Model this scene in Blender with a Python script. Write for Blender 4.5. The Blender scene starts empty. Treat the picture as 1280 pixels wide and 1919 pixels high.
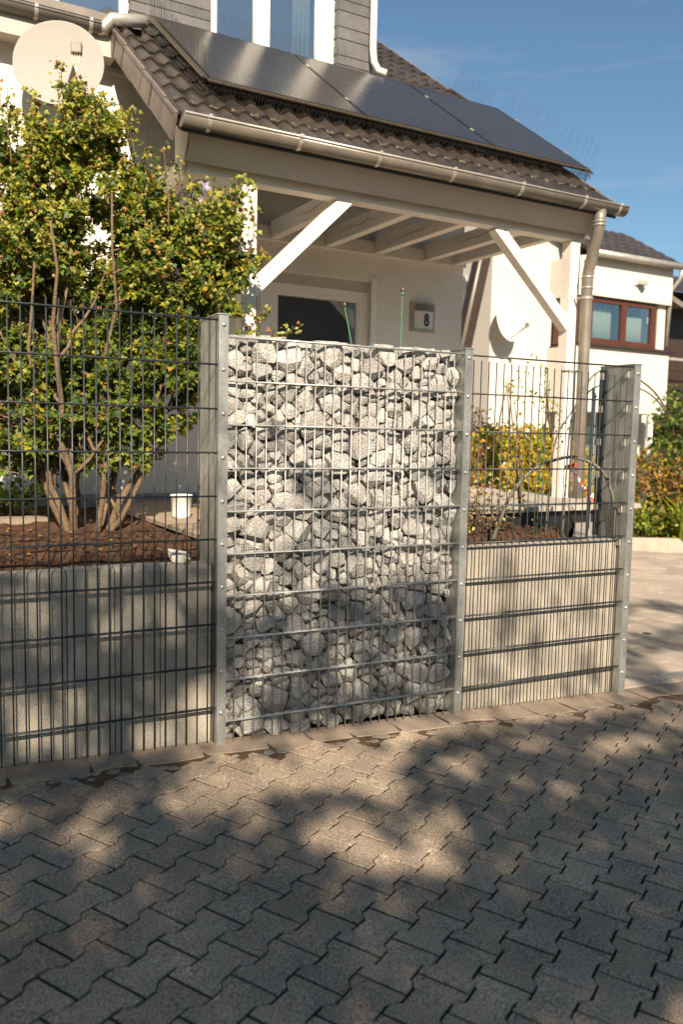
import bpy, bmesh, math, random
import numpy as np
from mathutils import Vector, Matrix, noise
random.seed(7)
rad = math.radians
S = bpy.context.scene
COL = S.collection

# ---------------------------------------------------------------- camera
CAM = Vector((-1.302, -3.685, 1.476))
Vd = Vector((0.448, 0.889, -0.0932)); Rt = Vector((0.8935, -0.4486, 0.0208))
Rt = (Rt - Vd * Rt.dot(Vd) / Vd.dot(Vd)).normalized(); Vd.normalize(); Up = Rt.cross(Vd)
cd = bpy.data.cameras.new('camera'); cam = bpy.data.objects.new('camera', cd); COL.objects.link(cam)
cam.matrix_world = Matrix(((Rt.x, Up.x, -Vd.x, CAM.x), (Rt.y, Up.y, -Vd.y, CAM.y), (Rt.z, Up.z, -Vd.z, CAM.z), (0, 0, 0, 1)))
cd.sensor_fit = 'VERTICAL'; cd.sensor_height = 36; cd.lens = 36 * 1564.8 / 1919
cd.clip_start = .05; cd.clip_end = 3000
cd.dof.use_dof = True; cd.dof.focus_distance = 4.25; cd.dof.aperture_fstop = 2.2
S.camera = cam
FPX = 1564.8
def project(P):
    d = Vector(P) - CAM; D = d.dot(Vd)
    if D < .05: return None
    return 640 + FPX * d.dot(Rt) / D, 959.5 - FPX * d.dot(Up) / D, D

# ---------------------------------------------------------------- world, sun, exposure
SUNK, SUNM = .32, .72                        # light travels along (SUNK, 1, -SUNM)
L = Vector((SUNK, 1, -SUNM)).normalized()
w = bpy.data.worlds.new('World'); S.world = w; w.use_nodes = True
nt = w.node_tree; N = nt.nodes; bg = N['Background']
sky = N.new('ShaderNodeTexSky'); sky.sky_type = 'NISHITA'; sky.sun_disc = False
sky.sun_elevation = math.asin(-L.z); sky.sun_rotation = math.atan2(-L.x, -L.y)
sky.altitude = 200; sky.air_density = 1.0; sky.dust_density = .9; sky.ozone_density = 1.3
tc = N.new('ShaderNodeTexCoord'); mp = N.new('ShaderNodeMapping')
mp.inputs['Rotation'].default_value = (0, 0, rad(-25)); mp.inputs['Scale'].default_value = (1.6, 1.6, 14)
nz = N.new('ShaderNodeTexNoise'); nz.inputs['Scale'].default_value = 1.3; nz.inputs['Detail'].default_value = 7; nz.inputs['Roughness'].default_value = .62
cr = N.new('ShaderNodeValToRGB'); cr.color_ramp.elements[0].position = .54; cr.color_ramp.elements[1].position = .86
cr.color_ramp.elements[0].color = (0, 0, 0, 1); cr.color_ramp.elements[1].color = (.55, .55, .55, 1)
mx = N.new('ShaderNodeMixRGB'); mx.inputs[2].default_value = (5.6, 5.5, 5.4, 1)
nt.links.new(tc.outputs['Generated'], mp.inputs[0]); nt.links.new(mp.outputs[0], nz.inputs[0]); nt.links.new(nz.outputs[0], cr.inputs[0])
nt.links.new(cr.outputs[0], mx.inputs[0]); tn = N.new('ShaderNodeMixRGB'); tn.blend_type = 'MULTIPLY'; tn.inputs[0].default_value = 1; tn.inputs[2].default_value = (.86, 1.03, 1.04, 1); nt.links.new(sky.outputs[0], tn.inputs[1]); nt.links.new(tn.outputs[0], mx.inputs[1]); nt.links.new(mx.outputs[0], bg.inputs[0])
bg.inputs[1].default_value = .053
sd = bpy.data.lights.new('sun', 'SUN'); sun = bpy.data.objects.new('sun', sd); COL.objects.link(sun)
sd.energy = 5.0; sd.angle = rad(.53); sd.color = (1, .84, .64)
sun.rotation_euler = L.to_track_quat('-Z', 'Y').to_euler()
S.view_settings.view_transform = 'Standard'; S.view_settings.look = 'None'; S.view_settings.gamma = 1
S.view_settings.exposure = 1.12

# ---------------------------------------------------------------- materials
def mat(name, col, rough=.7, var=.15, vs=3., grain=0., gs=250., bump=0., bs=60., metal=0., spec=.4, rnd=0., tint=None, stretch=None, hue=None):
    m = bpy.data.materials.new(name); m.use_nodes = True
    n = m.node_tree.nodes; l = m.node_tree.links; p = n['Principled BSDF']
    g = n.new('ShaderNodeNewGeometry'); src = g.outputs['Position']
    if stretch:
        mpp = n.new('ShaderNodeMapping'); mpp.inputs['Scale'].default_value = stretch; l.new(src, mpp.inputs[0]); src = mpp.outputs[0]
    a = n.new('ShaderNodeTexNoise'); a.inputs['Scale'].default_value = vs; a.inputs['Detail'].default_value = 6; a.inputs['Roughness'].default_value = .6; l.new(src, a.inputs[0])
    mixa = n.new('ShaderNodeMixRGB'); c = Vector(col)
    t2 = Vector(tint) if tint else c * (1 + var)
    mixa.inputs[1].default_value = (*(c * (1 - var)), 1); mixa.inputs[2].default_value = (*t2, 1)
    rp = n.new('ShaderNodeMapRange'); rp.inputs[1].default_value = .3; rp.inputs[2].default_value = .7; l.new(a.outputs[0], rp.inputs[0]); l.new(rp.outputs[0], mixa.inputs[0])
    out = mixa.outputs[0]
    if grain:
        b = n.new('ShaderNodeTexNoise'); b.inputs['Scale'].default_value = gs; b.inputs['Detail'].default_value = 3; l.new(g.outputs['Position'], b.inputs[0])
        r2 = n.new('ShaderNodeMapRange'); r2.inputs[1].default_value = .35; r2.inputs[2].default_value = .65; r2.inputs[3].default_value = 1 - grain; r2.inputs[4].default_value = 1 + grain * .8; l.new(b.outputs[0], r2.inputs[0])
        mm = n.new('ShaderNodeMixRGB'); mm.blend_type = 'MULTIPLY'; mm.inputs[0].default_value = 1; l.new(out, mm.inputs[1]); l.new(r2.outputs[0], mm.inputs[2]); out = mm.outputs[0]
    if rnd:
        oi = n.new('ShaderNodeObjectInfo'); r3 = n.new('ShaderNodeMapRange'); r3.inputs[3].default_value = 1 - rnd; r3.inputs[4].default_value = 1 + rnd; l.new(oi.outputs['Random'], r3.inputs[0])
        mm = n.new('ShaderNodeMixRGB'); mm.blend_type = 'MULTIPLY'; mm.inputs[0].default_value = 1; l.new(out, mm.inputs[1]); l.new(r3.outputs[0], mm.inputs[2]); out = mm.outputs[0]
    l.new(out, p.inputs['Base Color'])
    p.inputs['Roughness'].default_value = rough; p.inputs['Metallic'].default_value = metal; p.inputs['Specular IOR Level'].default_value = spec
    if bump:
        b = n.new('ShaderNodeTexNoise'); b.inputs['Scale'].default_value = bs; b.inputs['Detail'].default_value = 5; l.new(g.outputs['Position'], b.inputs[0])
        bu = n.new('ShaderNodeBump'); bu.inputs['Strength'].default_value = bump; bu.inputs['Distance'].default_value = .01; l.new(b.outputs[0], bu.inputs['Height']); l.new(bu.outputs[0], p.inputs['Normal'])
    return m
def leafmat(name, col, trans=.45):
    m = mat(name, col, .5, .35, 14., rnd=0)
    n = m.node_tree.nodes; l = m.node_tree.links; p = n['Principled BSDF']; o = n['Material Output']
    t = n.new('ShaderNodeBsdfTranslucent'); ms = n.new('ShaderNodeMixShader'); ms.inputs[0].default_value = trans
    src = p.inputs['Base Color'].links[0].from_socket
    hs = n.new('ShaderNodeHueSaturation'); hs.inputs['Value'].default_value = 1.3; l.new(src, hs.inputs['Color']); l.new(hs.outputs[0], t.inputs[0])
    l.new(p.outputs[0], ms.inputs[1]); l.new(t.outputs[0], ms.inputs[2]); l.new(ms.outputs[0], o.inputs[0])
    return m
def glass(name, mirror=.25, tint=(.02, .022, .025)):
    m = bpy.data.materials.new(name); m.use_nodes = True; n = m.node_tree.nodes; l = m.node_tree.links
    p = n['Principled BSDF']; o = n['Material Output']; p.inputs['Base Color'].default_value = (*tint, 1); p.inputs['Roughness'].default_value = .15
    tr = n.new('ShaderNodeBsdfTransparent'); tr.inputs[0].default_value = (.75, .8, .8, 1)
    gl = n.new('ShaderNodeBsdfGlossy'); gl.inputs['Roughness'].default_value = .01; gl.inputs[0].default_value = (.9, .95, 1, 1)
    lw = n.new('ShaderNodeLayerWeight'); lw.inputs[0].default_value = .5
    pw = n.new('ShaderNodeMath'); pw.operation = 'POWER'; pw.inputs[1].default_value = 4.; l.new(lw.outputs['Facing'], pw.inputs[0])
    ad = n.new('ShaderNodeMath'); ad.operation = 'ADD'; ad.use_clamp = True; ad.inputs[1].default_value = mirror; l.new(pw.outputs[0], ad.inputs[0])
    ms = n.new('ShaderNodeMixShader'); l.new(ad.outputs[0], ms.inputs[0]); l.new(tr.outputs[0], ms.inputs[1]); l.new(gl.outputs[0], ms.inputs[2]); l.new(ms.outputs[0], o.inputs[0])
    return m
M = {}
M['paver'] = mat('paver_concrete', (.26, .216, .172), .9, .22, 1.7, .62, 190, .6, 200, spec=.15, rnd=.11, tint=(.42, .335, .25))
M['sand'] = mat('joint_sand', (.022, .018, .012), .95, .4, 9, .3, 300, .6, 150, spec=.1)
M['dirt'] = mat('joint_dirt', (.10, .066, .042), .95, .35, 20, .3, 300, .6, 150, spec=.1)
M['haunch'] = mat('edge_concrete', (.25, .2, .155), .92, .2, 5, .25, 260, .6, 90, spec=.2, rnd=.08)
M['cobble'] = mat('cobble_granite', (.2, .172, .14), .85, .2, 20, .3, 300, .4, 120, spec=.25, rnd=.2)
M['drive'] = mat('drive_block', (.34, .29, .24), .88, .14, 3, .2, 300, .3, 200, spec=.2, rnd=.16)
M['granite'] = mat('granite', (.36, .345, .325), .8, .2, 14, .75, 300, .9, 90, spec=.3, rnd=.22)
M['galv'] = mat('galvanised_steel', (.40, .41, .40), .42, .28, 14, .1, 60, metal=.75, spec=.5, stretch=(1, 1, .45))
M['galvrod'] = mat('galvanised_rod', (.40, .41, .41), .45, .15, 10, metal=.55)
M['anth'] = mat('anthracite_steel', (.024, .03, .036), .38, .2, 8, spec=.5)
M['conc'] = mat('cast_concrete', (.33, .298, .252), .85, .17, 7, .16, 200, .6, 120, spec=.25, rnd=.07, stretch=(1, 1, .6))
M['soil'] = mat('soil', (.075, .042, .026), .95, .45, 14, .4, 160, 1., 60, spec=.1)
M['stucco'] = mat('white_stucco', (.70, .655, .585), .9, .06, 1.2, .08, 120, 1., 34, spec=.2)
M['wood'] = mat('painted_wood', (.70, .65, .58), .6, .09, 14, .06, 140, .25, 50, spec=.3, stretch=(.25, .25, 1))
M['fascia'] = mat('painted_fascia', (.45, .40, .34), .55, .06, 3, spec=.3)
M['pvc'] = mat('white_pvc', (.76, .72, .655), .35, .04, 3, spec=.5)
M['tile'] = mat('concrete_roof_tile', (.036, .03, .026), .3, .25, 6, .2, 90, .2, 120, spec=.6, rnd=.2, tint=(.06, .047, .037))
M['tileflap'] = mat('verge_tile_concrete', (.17, .14, .12), .5, .14, 6, spec=.4, rnd=.08)
M['lichen'] = mat('mossy_dust', (.13, .1, .06), .95, .4, 60, .4, 160, .6, 100)
M['zinc'] = mat('zinc', (.19, .165, .137), .38, .2, 5, .06, 50, metal=.2, spec=.6)
M['zinclt'] = mat('zinc_pale', (.46, .43, .38), .35, .2, 9, metal=.5)
M['solar'] = mat('solar_glass', (.018, .017, .019), .24, .2, 1.2, spec=.65)
M['solarline'] = mat('solar_line', (.09, .085, .08), .3, .1, 3)
M['black'] = mat('black_aluminium', (.015, .015, .016), .4, .1, 3)
M['spike'] = mat('spike_steel', (.022, .02, .018), .7, .2, 20, spec=.2)
M['spikebase'] = mat('spike_base_plastic', (.075, .058, .04), .4, .4, 60, spec=.5)
M['slate'] = mat('grey_slate', (.10, .096, .098), .6, .18, 6, .15, 90, .35, 60, rnd=.14)
M['glassdark'] = glass('window_glass', .2)
M['glassmir'] = glass('window_glass_sky', .32)
M['interior'] = mat('dim_interior', (.2, .165, .13), .9, .2, 2)
M['curtain'] = mat('pale_curtain', (.62, .60, .50), .9, .1, 12)
M['dish'] = mat('cream_dish', (.30, .278, .255), .75, .04, 2, spec=.12)
M['greyplastic'] = mat('grey_plastic', (.17, .15, .12), .5, .15, 8)
M['cable'] = mat('pale_cable', (.62, .5, .38), .5, .1, 10)
M['nbwall'] = mat('neighbour_render', (.56, .515, .455), .9, .03, 1, .03, 200, .3, 60, spec=.2)
M['nbshade'] = mat('neighbour_render_shaded', (.42, .42, .41), .9, .04, 1)  # greyer copy of the neighbour render, side-face shade put into the colour
M['brownframe'] = mat('brown_window_frame', (.075, .024, .013), .4, .2, 8, spec=.4)
M['browndark'] = mat('dark_brown_timber', (.035, .022, .016), .5, .25, 6)
M['nbtile'] = mat('neighbour_tile', (.03, .026, .028), .5, .25, 6, rnd=.2)
M['deck'] = mat('deck_wood', (.26, .2, .15), .7, .2, 12, .15, 90, .3, 60, rnd=.14, stretch=(8, 1, 1))
M['slab'] = mat('porch_slab', (.32, .28, .25), .8, .12, 4, .15, 200, .2, 120, rnd=.08)
M['potwhite'] = mat('white_pot', (.72, .7, .66), .35, .05, 5)
M['bark'] = mat('shrub_bark', (.14, .095, .058), .9, .3, 30, .3, 120, .9, 70, stretch=(1, 1, .3))
M['barkdark'] = mat('tree_bark', (.08, .06, .045), .9, .3, 20, .3, 90, 1., 40)
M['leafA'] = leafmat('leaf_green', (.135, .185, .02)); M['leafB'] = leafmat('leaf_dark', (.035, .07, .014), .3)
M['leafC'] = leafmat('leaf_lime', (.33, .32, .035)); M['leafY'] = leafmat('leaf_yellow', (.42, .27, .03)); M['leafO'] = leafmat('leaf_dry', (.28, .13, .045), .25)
M['bud'] = leafmat('bud_green', (.3, .28, .08), .2); M['lilac'] = leafmat('petal_lilac', (.45, .36, .62), .4)
M['lime'] = leafmat('hedge_lime', (.26, .27, .02)); M['gold'] = leafmat('hedge_gold', (.5, .34, .02)); M['rust'] = leafmat('hedge_rust', (.2, .1, .035), .3)
M['greenrod'] = mat('green_rod', (.06, .16, .09), .4, .2, 20); M['ball'] = mat('bronze_ball', (.16, .12, .09), .3, .2, 30, metal=.6)
M['hose'] = mat('grey_green_hose', (.11, .105, .075), .4, .15, 12, spec=.5)
M['tapeR'] = mat('red_tape', (.6, .07, .03), .5); M['tapeW'] = mat('white_tape', (.8, .78, .74), .5)
M['signbody'] = mat('sign_steel', (.32, .27, .225), .35, .1, 10, metal=.5); M['signface'] = mat('sign_face', (.62, .58, .53), .5, .03, 4); M['digit'] = mat('black_digit', (.01, .01, .01), .5, 0)
M['treeleaf'] = mat('tree_leaf', (.06, .09, .02), .6, .3, 8)
M['oproof'] = mat('clay_roof', (.2, .12, .08), .8, .3, 3)
M['ground'] = mat('ground', (.12, .1, .07), .95, .3, .4)
M['whitestone'] = mat('white_stone', (.62, .57, .5), .85, .15, 30, .2, 200, .5, 60)

# ---------------------------------------------------------------- helpers
class MB:
    def __init__(s): s.v = []; s.f = []; s.m = []
    def add(s, vs, fs, mi=0):
        o = len(s.v); s.v.extend([tuple(p) for p in vs]); s.f.extend([tuple(i + o for i in f) for f in fs]); s.m.extend([mi] * len(fs)); return s
    def box(s, x0, x1, y0, y1, z0, z1, mi=0):
        return s.add([(x0, y0, z0), (x1, y0, z0), (x1, y1, z0), (x0, y1, z0), (x0, y0, z1), (x1, y0, z1), (x1, y1, z1), (x0, y1, z1)],
                     [(3, 2, 1, 0), (4, 5, 6, 7), (0, 1, 5, 4), (1, 2, 6, 5), (2, 3, 7, 6), (3, 0, 4, 7)], mi)
    def bar(s, a, b, up, wd, ht, mi=0):            # box beam from a to b
        a = Vector(a); b = Vector(b); d = (b - a).normalized(); up = Vector(up); sd_ = d.cross(up).normalized(); up = sd_.cross(d)
        P = []
        for c in (a, b):
            for q in ((-1, -1), (1, -1), (1, 1), (-1, 1)): P.append(c + sd_ * q[0] * wd / 2 + up * q[1] * ht / 2)
        return s.add(P, [(3, 2, 1, 0), (4, 5, 6, 7), (0, 1, 5, 4), (1, 2, 6, 5), (2, 3, 7, 6), (3, 0, 4, 7)], mi)
    def tube(s, pts, r, n=6, cap=True, mi=0):
        pts = [Vector(p) for p in pts]; rs = r if isinstance(r, (list, tuple)) else [r] * len(pts)
        t = (pts[1] - pts[0]).normalized(); u = t.orthogonal().normalized(); V = []; F = []
        for i, p in enumerate(pts):
            if i: 
                t2 = ((pts[min(i + 1, len(pts) - 1)] - pts[i - 1])).normalized(); u = (u - t2 * u.dot(t2)).normalized(); t = t2
            b = t.cross(u)
            for k in range(n):
                a = 2 * math.pi * k / n; V.append(p + (u * math.cos(a) + b * math.sin(a)) * rs[i])
        for i in range(len(pts) - 1):
            for k in range(n): F.append((i * n + k, i * n + (k + 1) % n, (i + 1) * n + (k + 1) % n, (i + 1) * n + k))
        if cap: F.append(tuple(range(n))[::-1]); F.append(tuple((len(pts) - 1) * n + k for k in range(n)))
        return s.add(V, F, mi)
    def prism(s, poly, o, ex, ey, ez, mi=0):       # polygon in ex/ey plane extruded along ez
        o, ex, ey, ez = map(Vector, (o, ex, ey, ez)); n = len(poly)
        V = [o + ex * p[0] + ey * p[1] for p in poly]; V += [q + ez for q in V]
        return s.add(V, [tuple(range(n))[::-1], tuple(range(n, 2 * n))] + [(i, (i + 1) % n, n + (i + 1) % n, n + i) for i in range(n)], mi)
    def lathe(s, prof, c, n=16, axis='z', mi=0):
        V = []; F = []
        for (r, z) in prof:
            for k in range(n):
                a = 2 * math.pi * k / n; x, y = r * math.cos(a), r * math.sin(a)
                V.append({'z': (c[0] + x, c[1] + y, c[2] + z), 'y': (c[0] + x, c[1] + z, c[2] + y), 'x': (c[0] + z, c[1] + x, c[2] + y)}[axis])
        for i in range(len(prof) - 1):
            for k in range(n): F.append((i * n + k, i * n + (k + 1) % n, (i + 1) * n + (k + 1) % n, (i + 1) * n + k))
        return s.add(V, F, mi)
    def mesh(s, name, mats, smooth=False):
        me = bpy.data.meshes.new(name); me.from_pydata(s.v, [], s.f)
        for m in (mats if isinstance(mats, (list, tuple)) else [mats]): me.materials.append(M[m] if isinstance(m, str) else m)
        if any(s.m): me.polygons.foreach_set('material_index', s.m)
        bm = bmesh.new(); bm.from_mesh(me); bmesh.ops.recalc_face_normals(bm, faces=bm.faces); bm.to_mesh(me); bm.free()
        if smooth: me.polygons.foreach_set('use_smooth', [True] * len(me.polygons)); 
        return me
    def build(s, name, mats, parent=None, smooth=False, bevel=0):
        me = s.mesh(name, mats, smooth)
        if bevel:
            bm = bmesh.new(); bm.from_mesh(me)
            es = [e for e in bm.edges if len(e.link_faces) == 2 and e.calc_face_angle(0) > .5]
            bmesh.ops.bevel(bm, geom=es, offset=bevel, segments=1, affect='EDGES'); bm.to_mesh(me); bm.free()
        return link(name, me, parent)
    def leafraw(s, name, mats, parent=None):
        me = bpy.data.meshes.new(name); me.from_pydata(s.v, [], s.f)
        for m in mats: me.materials.append(M[m])
        me.polygons.foreach_set('material_index', s.m); return link(name, me, parent)
def link(name, me, parent=None, loc=None, rot=None, mw=None):
    o = bpy.data.objects.new(name, me); COL.objects.link(o); o.parent = parent
    if mw is not None: o.matrix_local = mw
    if loc is not None: o.location = loc
    if rot is not None: o.rotation_euler = rot
    return o
def tag(o, label=None, cat=None, group=None, kind=None):
    for k, v_ in (('label', label), ('category', cat), ('group', group), ('kind', kind)):
        if v_: o[k] = v_
    return o
def thing(name, label, cat, loc=(0, 0, 0), rz=0, group=None):
    return tag(link(name, None, None, loc, (0, 0, rz)), label, cat, group)
def gz(x, y): return -.0275 * min(max(x, -8), 12)
R_ = random.uniform

# ---------------------------------------------------------------- ground sheets
def sheet(name, xs, ys, fz, m, kind='structure', parent=None):
    b = MB(); V = [(x, y, fz(x, y)) for y in ys for x in xs]; nx = len(xs)
    b.add(V, [(j * nx + i, j * nx + i + 1, (j + 1) * nx + i + 1, (j + 1) * nx + i) for j in range(len(ys) - 1) for i in range(nx - 1)])
    o = b.build(name, m, parent, True); tag(o, kind=kind); return o
sheet('ground', [-900, -300, -60, -8, 0, 6, 12, 60, 300, 900], [-900, -300, -60, -20, 0, 20, 60, 300, 900], lambda x, y: gz(x, y) - .09, 'ground')
street = sheet('street', [-8, -4, -2, 0, 2, 4, 8, 12], [-9, -4, -2, -.19], lambda x, y: gz(x, y) - .0055, 'sand')
# double-T paving stones
ang = rad(31.5); eu = Vector((math.cos(ang), math.sin(ang), 0)); ev = Vector((math.sin(ang), -math.cos(ang), 0))
PU, PV = .2035, .1365; hw, hn, g_ = .0802, .0563, .0042
half = PU / 2 - .005
sidep = [(-half, hw - g_), (-half + .036, hw - g_), (-half + .061, hn - g_), (half - .061, hn - g_), (half - .036, hw - g_), (half, hw - g_)]
outl = sidep + [(u, -v_) for u, v_ in reversed(sidep)]
def paver_mesh(k):
    rr = random.Random(k); b = MB(); n = len(outl); J = [(u + rr.uniform(-.0012, .0012), v_ + rr.uniform(-.0012, .0012)) for u, v_ in outl]
    c = .0018
    ins = [(u - math.copysign(c, u) * (1 if abs(u) > .09 else .35), v_ - math.copysign(c, v_)) for u, v_ in J]
    V = [(u, v_, -.03) for u, v_ in J] + [(u, v_, -.0014) for u, v_ in J] + [(u, v_, 0) for u, v_ in ins]
    F = [(i, (i + 1) % n, n + (i + 1) % n, n + i) for i in range(n)] + [(n + i, n + (i + 1) % n, 2 * n + (i + 1) % n, 2 * n + i) for i in range(n)]
    # bone top face split in three convex pieces
    t = 2 * n; F += [(t + 0, t + 1, t + 10, t + 11), (t + 1, t + 2, t + 9, t + 10), (t + 2, t + 3, t + 8, t + 9), (t + 3, t + 4, t + 7, t + 8), (t + 4, t + 5, t + 6, t + 7)]
    b.add(V, F); return b
pm_b = [paver_mesh(k) for k in range(5)]; pm_m = [b.mesh('paver', 'paver') for b in pm_b]
slots = []
for i in range(-45, 60):
    for j in range(-50, 50):
        u = -.349 + PU * (j + .5) + (PU / 2 if i % 2 else 0); v_ = 1.1865 + PV * i
        p = eu * u + ev * v_
        if -6.5 < p.x < 7 and -6.5 < p.y < -.205:
            q = project((p.x, p.y, gz(p.x, 0)))
            vis = q and -60 < q[0] < 1340 and q[1] < 2000
            slots.append((0 if vis else 1, q[2] if q else 9, p))
slots.sort(key=lambda t: (t[0], t[1]))
rest = MB()
for k, (nv, d, p) in enumerate(slots):
    rr = random.Random(k * 3 + 1)
    flip = rr.random() < .5
    mw = Matrix.Translation((p.x, p.y, gz(p.x, 0) + rr.uniform(-.0022, .0016))) @ Matrix.Rotation(.0275, 4, 'Y') @ Matrix.Rotation(ang + (math.pi if flip else 0) + rr.uniform(-.006, .006), 4, 'Z') @ Matrix.Rotation(rr.uniform(-.007, .007), 4, 'X') @ Matrix.Rotation(rr.uniform(-.006, .006), 4, 'Y')
    if k < 300: link('paver', pm_m[rr.randrange(5)], street, mw=mw)
    else:
        b = pm_b[rr.randrange(5)]; rest.add([mw @ Vector(q) for q in b.v], b.f)
tag(rest.build('paver_field', 'paver', street), kind='stuff')
# edging strip between the paving and the fence
haunch = sheet('edging_strip', [-6, -3, -1, 0, 1, 2, 3, 5, 8], [-.36, -.16, .06], lambda x, y: gz(x, y) - .0042, 'dirt')
x = -2.6
while x < 6:
    wd = R_(.2, .38); pts = []
    y0 = -.15 + R_(-.025, .025)
    poly = [(x + .001, .045), (x + wd - .001, .045), (x + wd - .004 + R_(-.01, .01), -.05), (x + wd - .012, y0 + R_(-.02, .02)), (x + wd * .5, y0 + R_(-.025, .025)), (x + .012, y0 + R_(-.02, .02)), (x + .004 + R_(-.01, .01), -.05)]
    MB().prism(poly, (0, 0, -.03), (1, 0, -.0275), (0, 1, 0), (0, 0, .030 + R_(-.0015, .001))).build('edge_slab', 'haunch', haunch, bevel=.002)
    x += wd
x = -1.35
while x < 2.5:
    s_ = R_(.022, .042); n = random.choice((4, 5, 5, 6)); yy = -.19 + R_(-.03, .03); a0 = R_(0, 6)
    if random.random() < .85:
        poly = [(x + s_ * R_(.8, 1.15) * math.cos(a0 + 2 * math.pi * k / n), yy + s_ * R_(.65, .95) * math.sin(a0 + 2 * math.pi * k / n)) for k in range(n)]
        MB().prism(poly, (0, 0, gz(x, 0) - .02), (1, 0, 0), (0, 1, 0), (0, 0, .0175 + R_(-.002, .003))).build('cobble', 'cobble', haunch, bevel=.005)
    x += s_ * R_(.9, 1.7)
# driveway of rectangular blocks
drive = sheet('driveway', [2.55, 4, 6, 9, 12, 16], [.06, 2, 5, 9, 12], lambda x, y: gz(x, y) - .014, 'sand')
dr = []
HA = rad(2.6)
y = .065; row = 0
while y < 8.6:
    x = 2.52 + R_(0, .2)
    while x < 13:
        wd = random.choice((.2, .3, .3, .4))
        q = project((x + wd / 2, y + .1, gz(x, 0)))
        dr.append((0 if q and 1100 < q[0] < 1340 else 1, q[2] if q else 9, x, y, wd)); x += wd
    y += .2
dr.sort(key=lambda t: (t[0], t[1]))
dm = {wd: MB().box(.003, wd - .003, .003, .197, -.02, 0).mesh('drive_block', 'drive') for wd in (.2, .3, .4)}
rest = MB()
for k, (nv, d, x, y, wd) in enumerate(dr):
    z = gz(x, 0) + R_(-.0015, .0015)
    if k < 260 and not nv: link('drive_block', dm[wd], drive, (x, y, z))
    else: rest.box(x + .003, x + wd - .003, y + .003, y + .197, z - .02, z)
tag(rest.build('block_field', 'drive', drive), kind='stuff')
# soil of the raised garden
def soilz(x, y):
    return .80 + .03 * noise.noise((x * 6, y * 6, 0)) + .022 * noise.noise((x * 19, y * 19, 3)) + .012 * noise.noise((x * 45, y * 45, 7)) + (.03 if y > .5 else 0)
sheet('garden_soil', [-4 + .035 * i for i in range(150)], [.165 + .035 * i for i in range(96)], soilz, 'soil')
sheet('garden_bed', [1.28 + .026 * i for i in range(46)], [.125 + .026 * i for i in range(56)], lambda x, y: soilz(x, y) + .035, 'soil')
MB().prism([(2.46, .26), (3.55, 1.4), (4.25, 2.1), (4.25, 12), (4.1, 12), (4.1, 2.15), (3.45, 1.5), (2.46, .45)], (0, 0, -.2), (1, 0, 0), (0, 1, 0), (0, 0, 1.0)).build('garden_kerb', 'conc')
tag(bpy.data.objects['garden_kerb'], 'low concrete retaining edge between the garden and the driveway', 'kerb')

# ---------------------------------------------------------------- gabion, fences, low walls
def rod_mesh(z0, z1, r, m): return MB().tube([(0, 0, z0), (0, 0, z1)], r, 6).mesh('rod', m, True)
def rail_mesh(x0, x1, r, dy, m, top=False):
    b = MB()
    for s_ in (-1, 1): b.tube([(x0, s_ * dy, 0), (x1, s_ * dy, 0)], r, 6)
    return b.mesh('rail', m, True)
bolt_me = MB().lathe([(0.0001, -.007), (.005, -.0062), (.0085, -.003), (.0095, 0), (.0095, .004)], (0, 0, 0), 10, 'y').mesh('bolt', 'galv', True)
gab = thing('gabion', 'grey granite rubble gabion in galvanised wire mesh between two steel posts', 'gabion')
rm = rod_mesh(.0, 1.908, .0033, 'galvrod')
for i in range(25): link('rod', rm, gab, (.05 * i, 0, gz(.05 * i, 0)))
rl = rail_mesh(-.046, 1.256, .0043, .0075, 'galvrod')
for k in range(10): link('rail', rl, gab, (0, 0, 1.906 - .2 * k))
rmb = rod_mesh(.78, 1.9, .0033, 'galvrod')
for i in range(25): link('rod', rmb, gab, (.05 * i, .25, 0))
for k in range(6): link('rail', rl, gab, (0, .25, 1.906 - .2 * k))
def ubox(parent, name, x0, x1, zb, zt, dep, zside, lip):
    b = MB(); b.box(x0, x1, -.019, -.013, zb, zt)                                 # front flange
    b.box(x0, x0 + .004, -.013, dep, zside, zt)                                   # side sheet
    b.box(x0 + .004, x1 - .01, dep - .004, dep, zside, zt)
    o = b.build(name, 'galv', parent)
    c = MB().box(x0 - .006, x1 + .006, -.023, dep + .004, zt, zt + .006).build('cap', 'galv', o)
    return o
ubox(gab, 'post', -.092, -.046, -.02, 2.0, .26, .0, 0); ubox(gab, 'post', 1.256, 1.302, -.05, 1.932, .26, -.03, 0)
for k in range(10):
    link('bolt', bolt_me, gab, (-.069, -.02, 1.955 - .2 * k)); link('bolt', bolt_me, gab, (1.279, -.02, 1.885 - .2 * k))
tag(MB().box(-.04, 1.25, .262, .266, .02, 1.6).build('dark_backing', 'black', gab), kind='stuff')  # black sheet added behind the stones to keep the gaps dark
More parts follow.
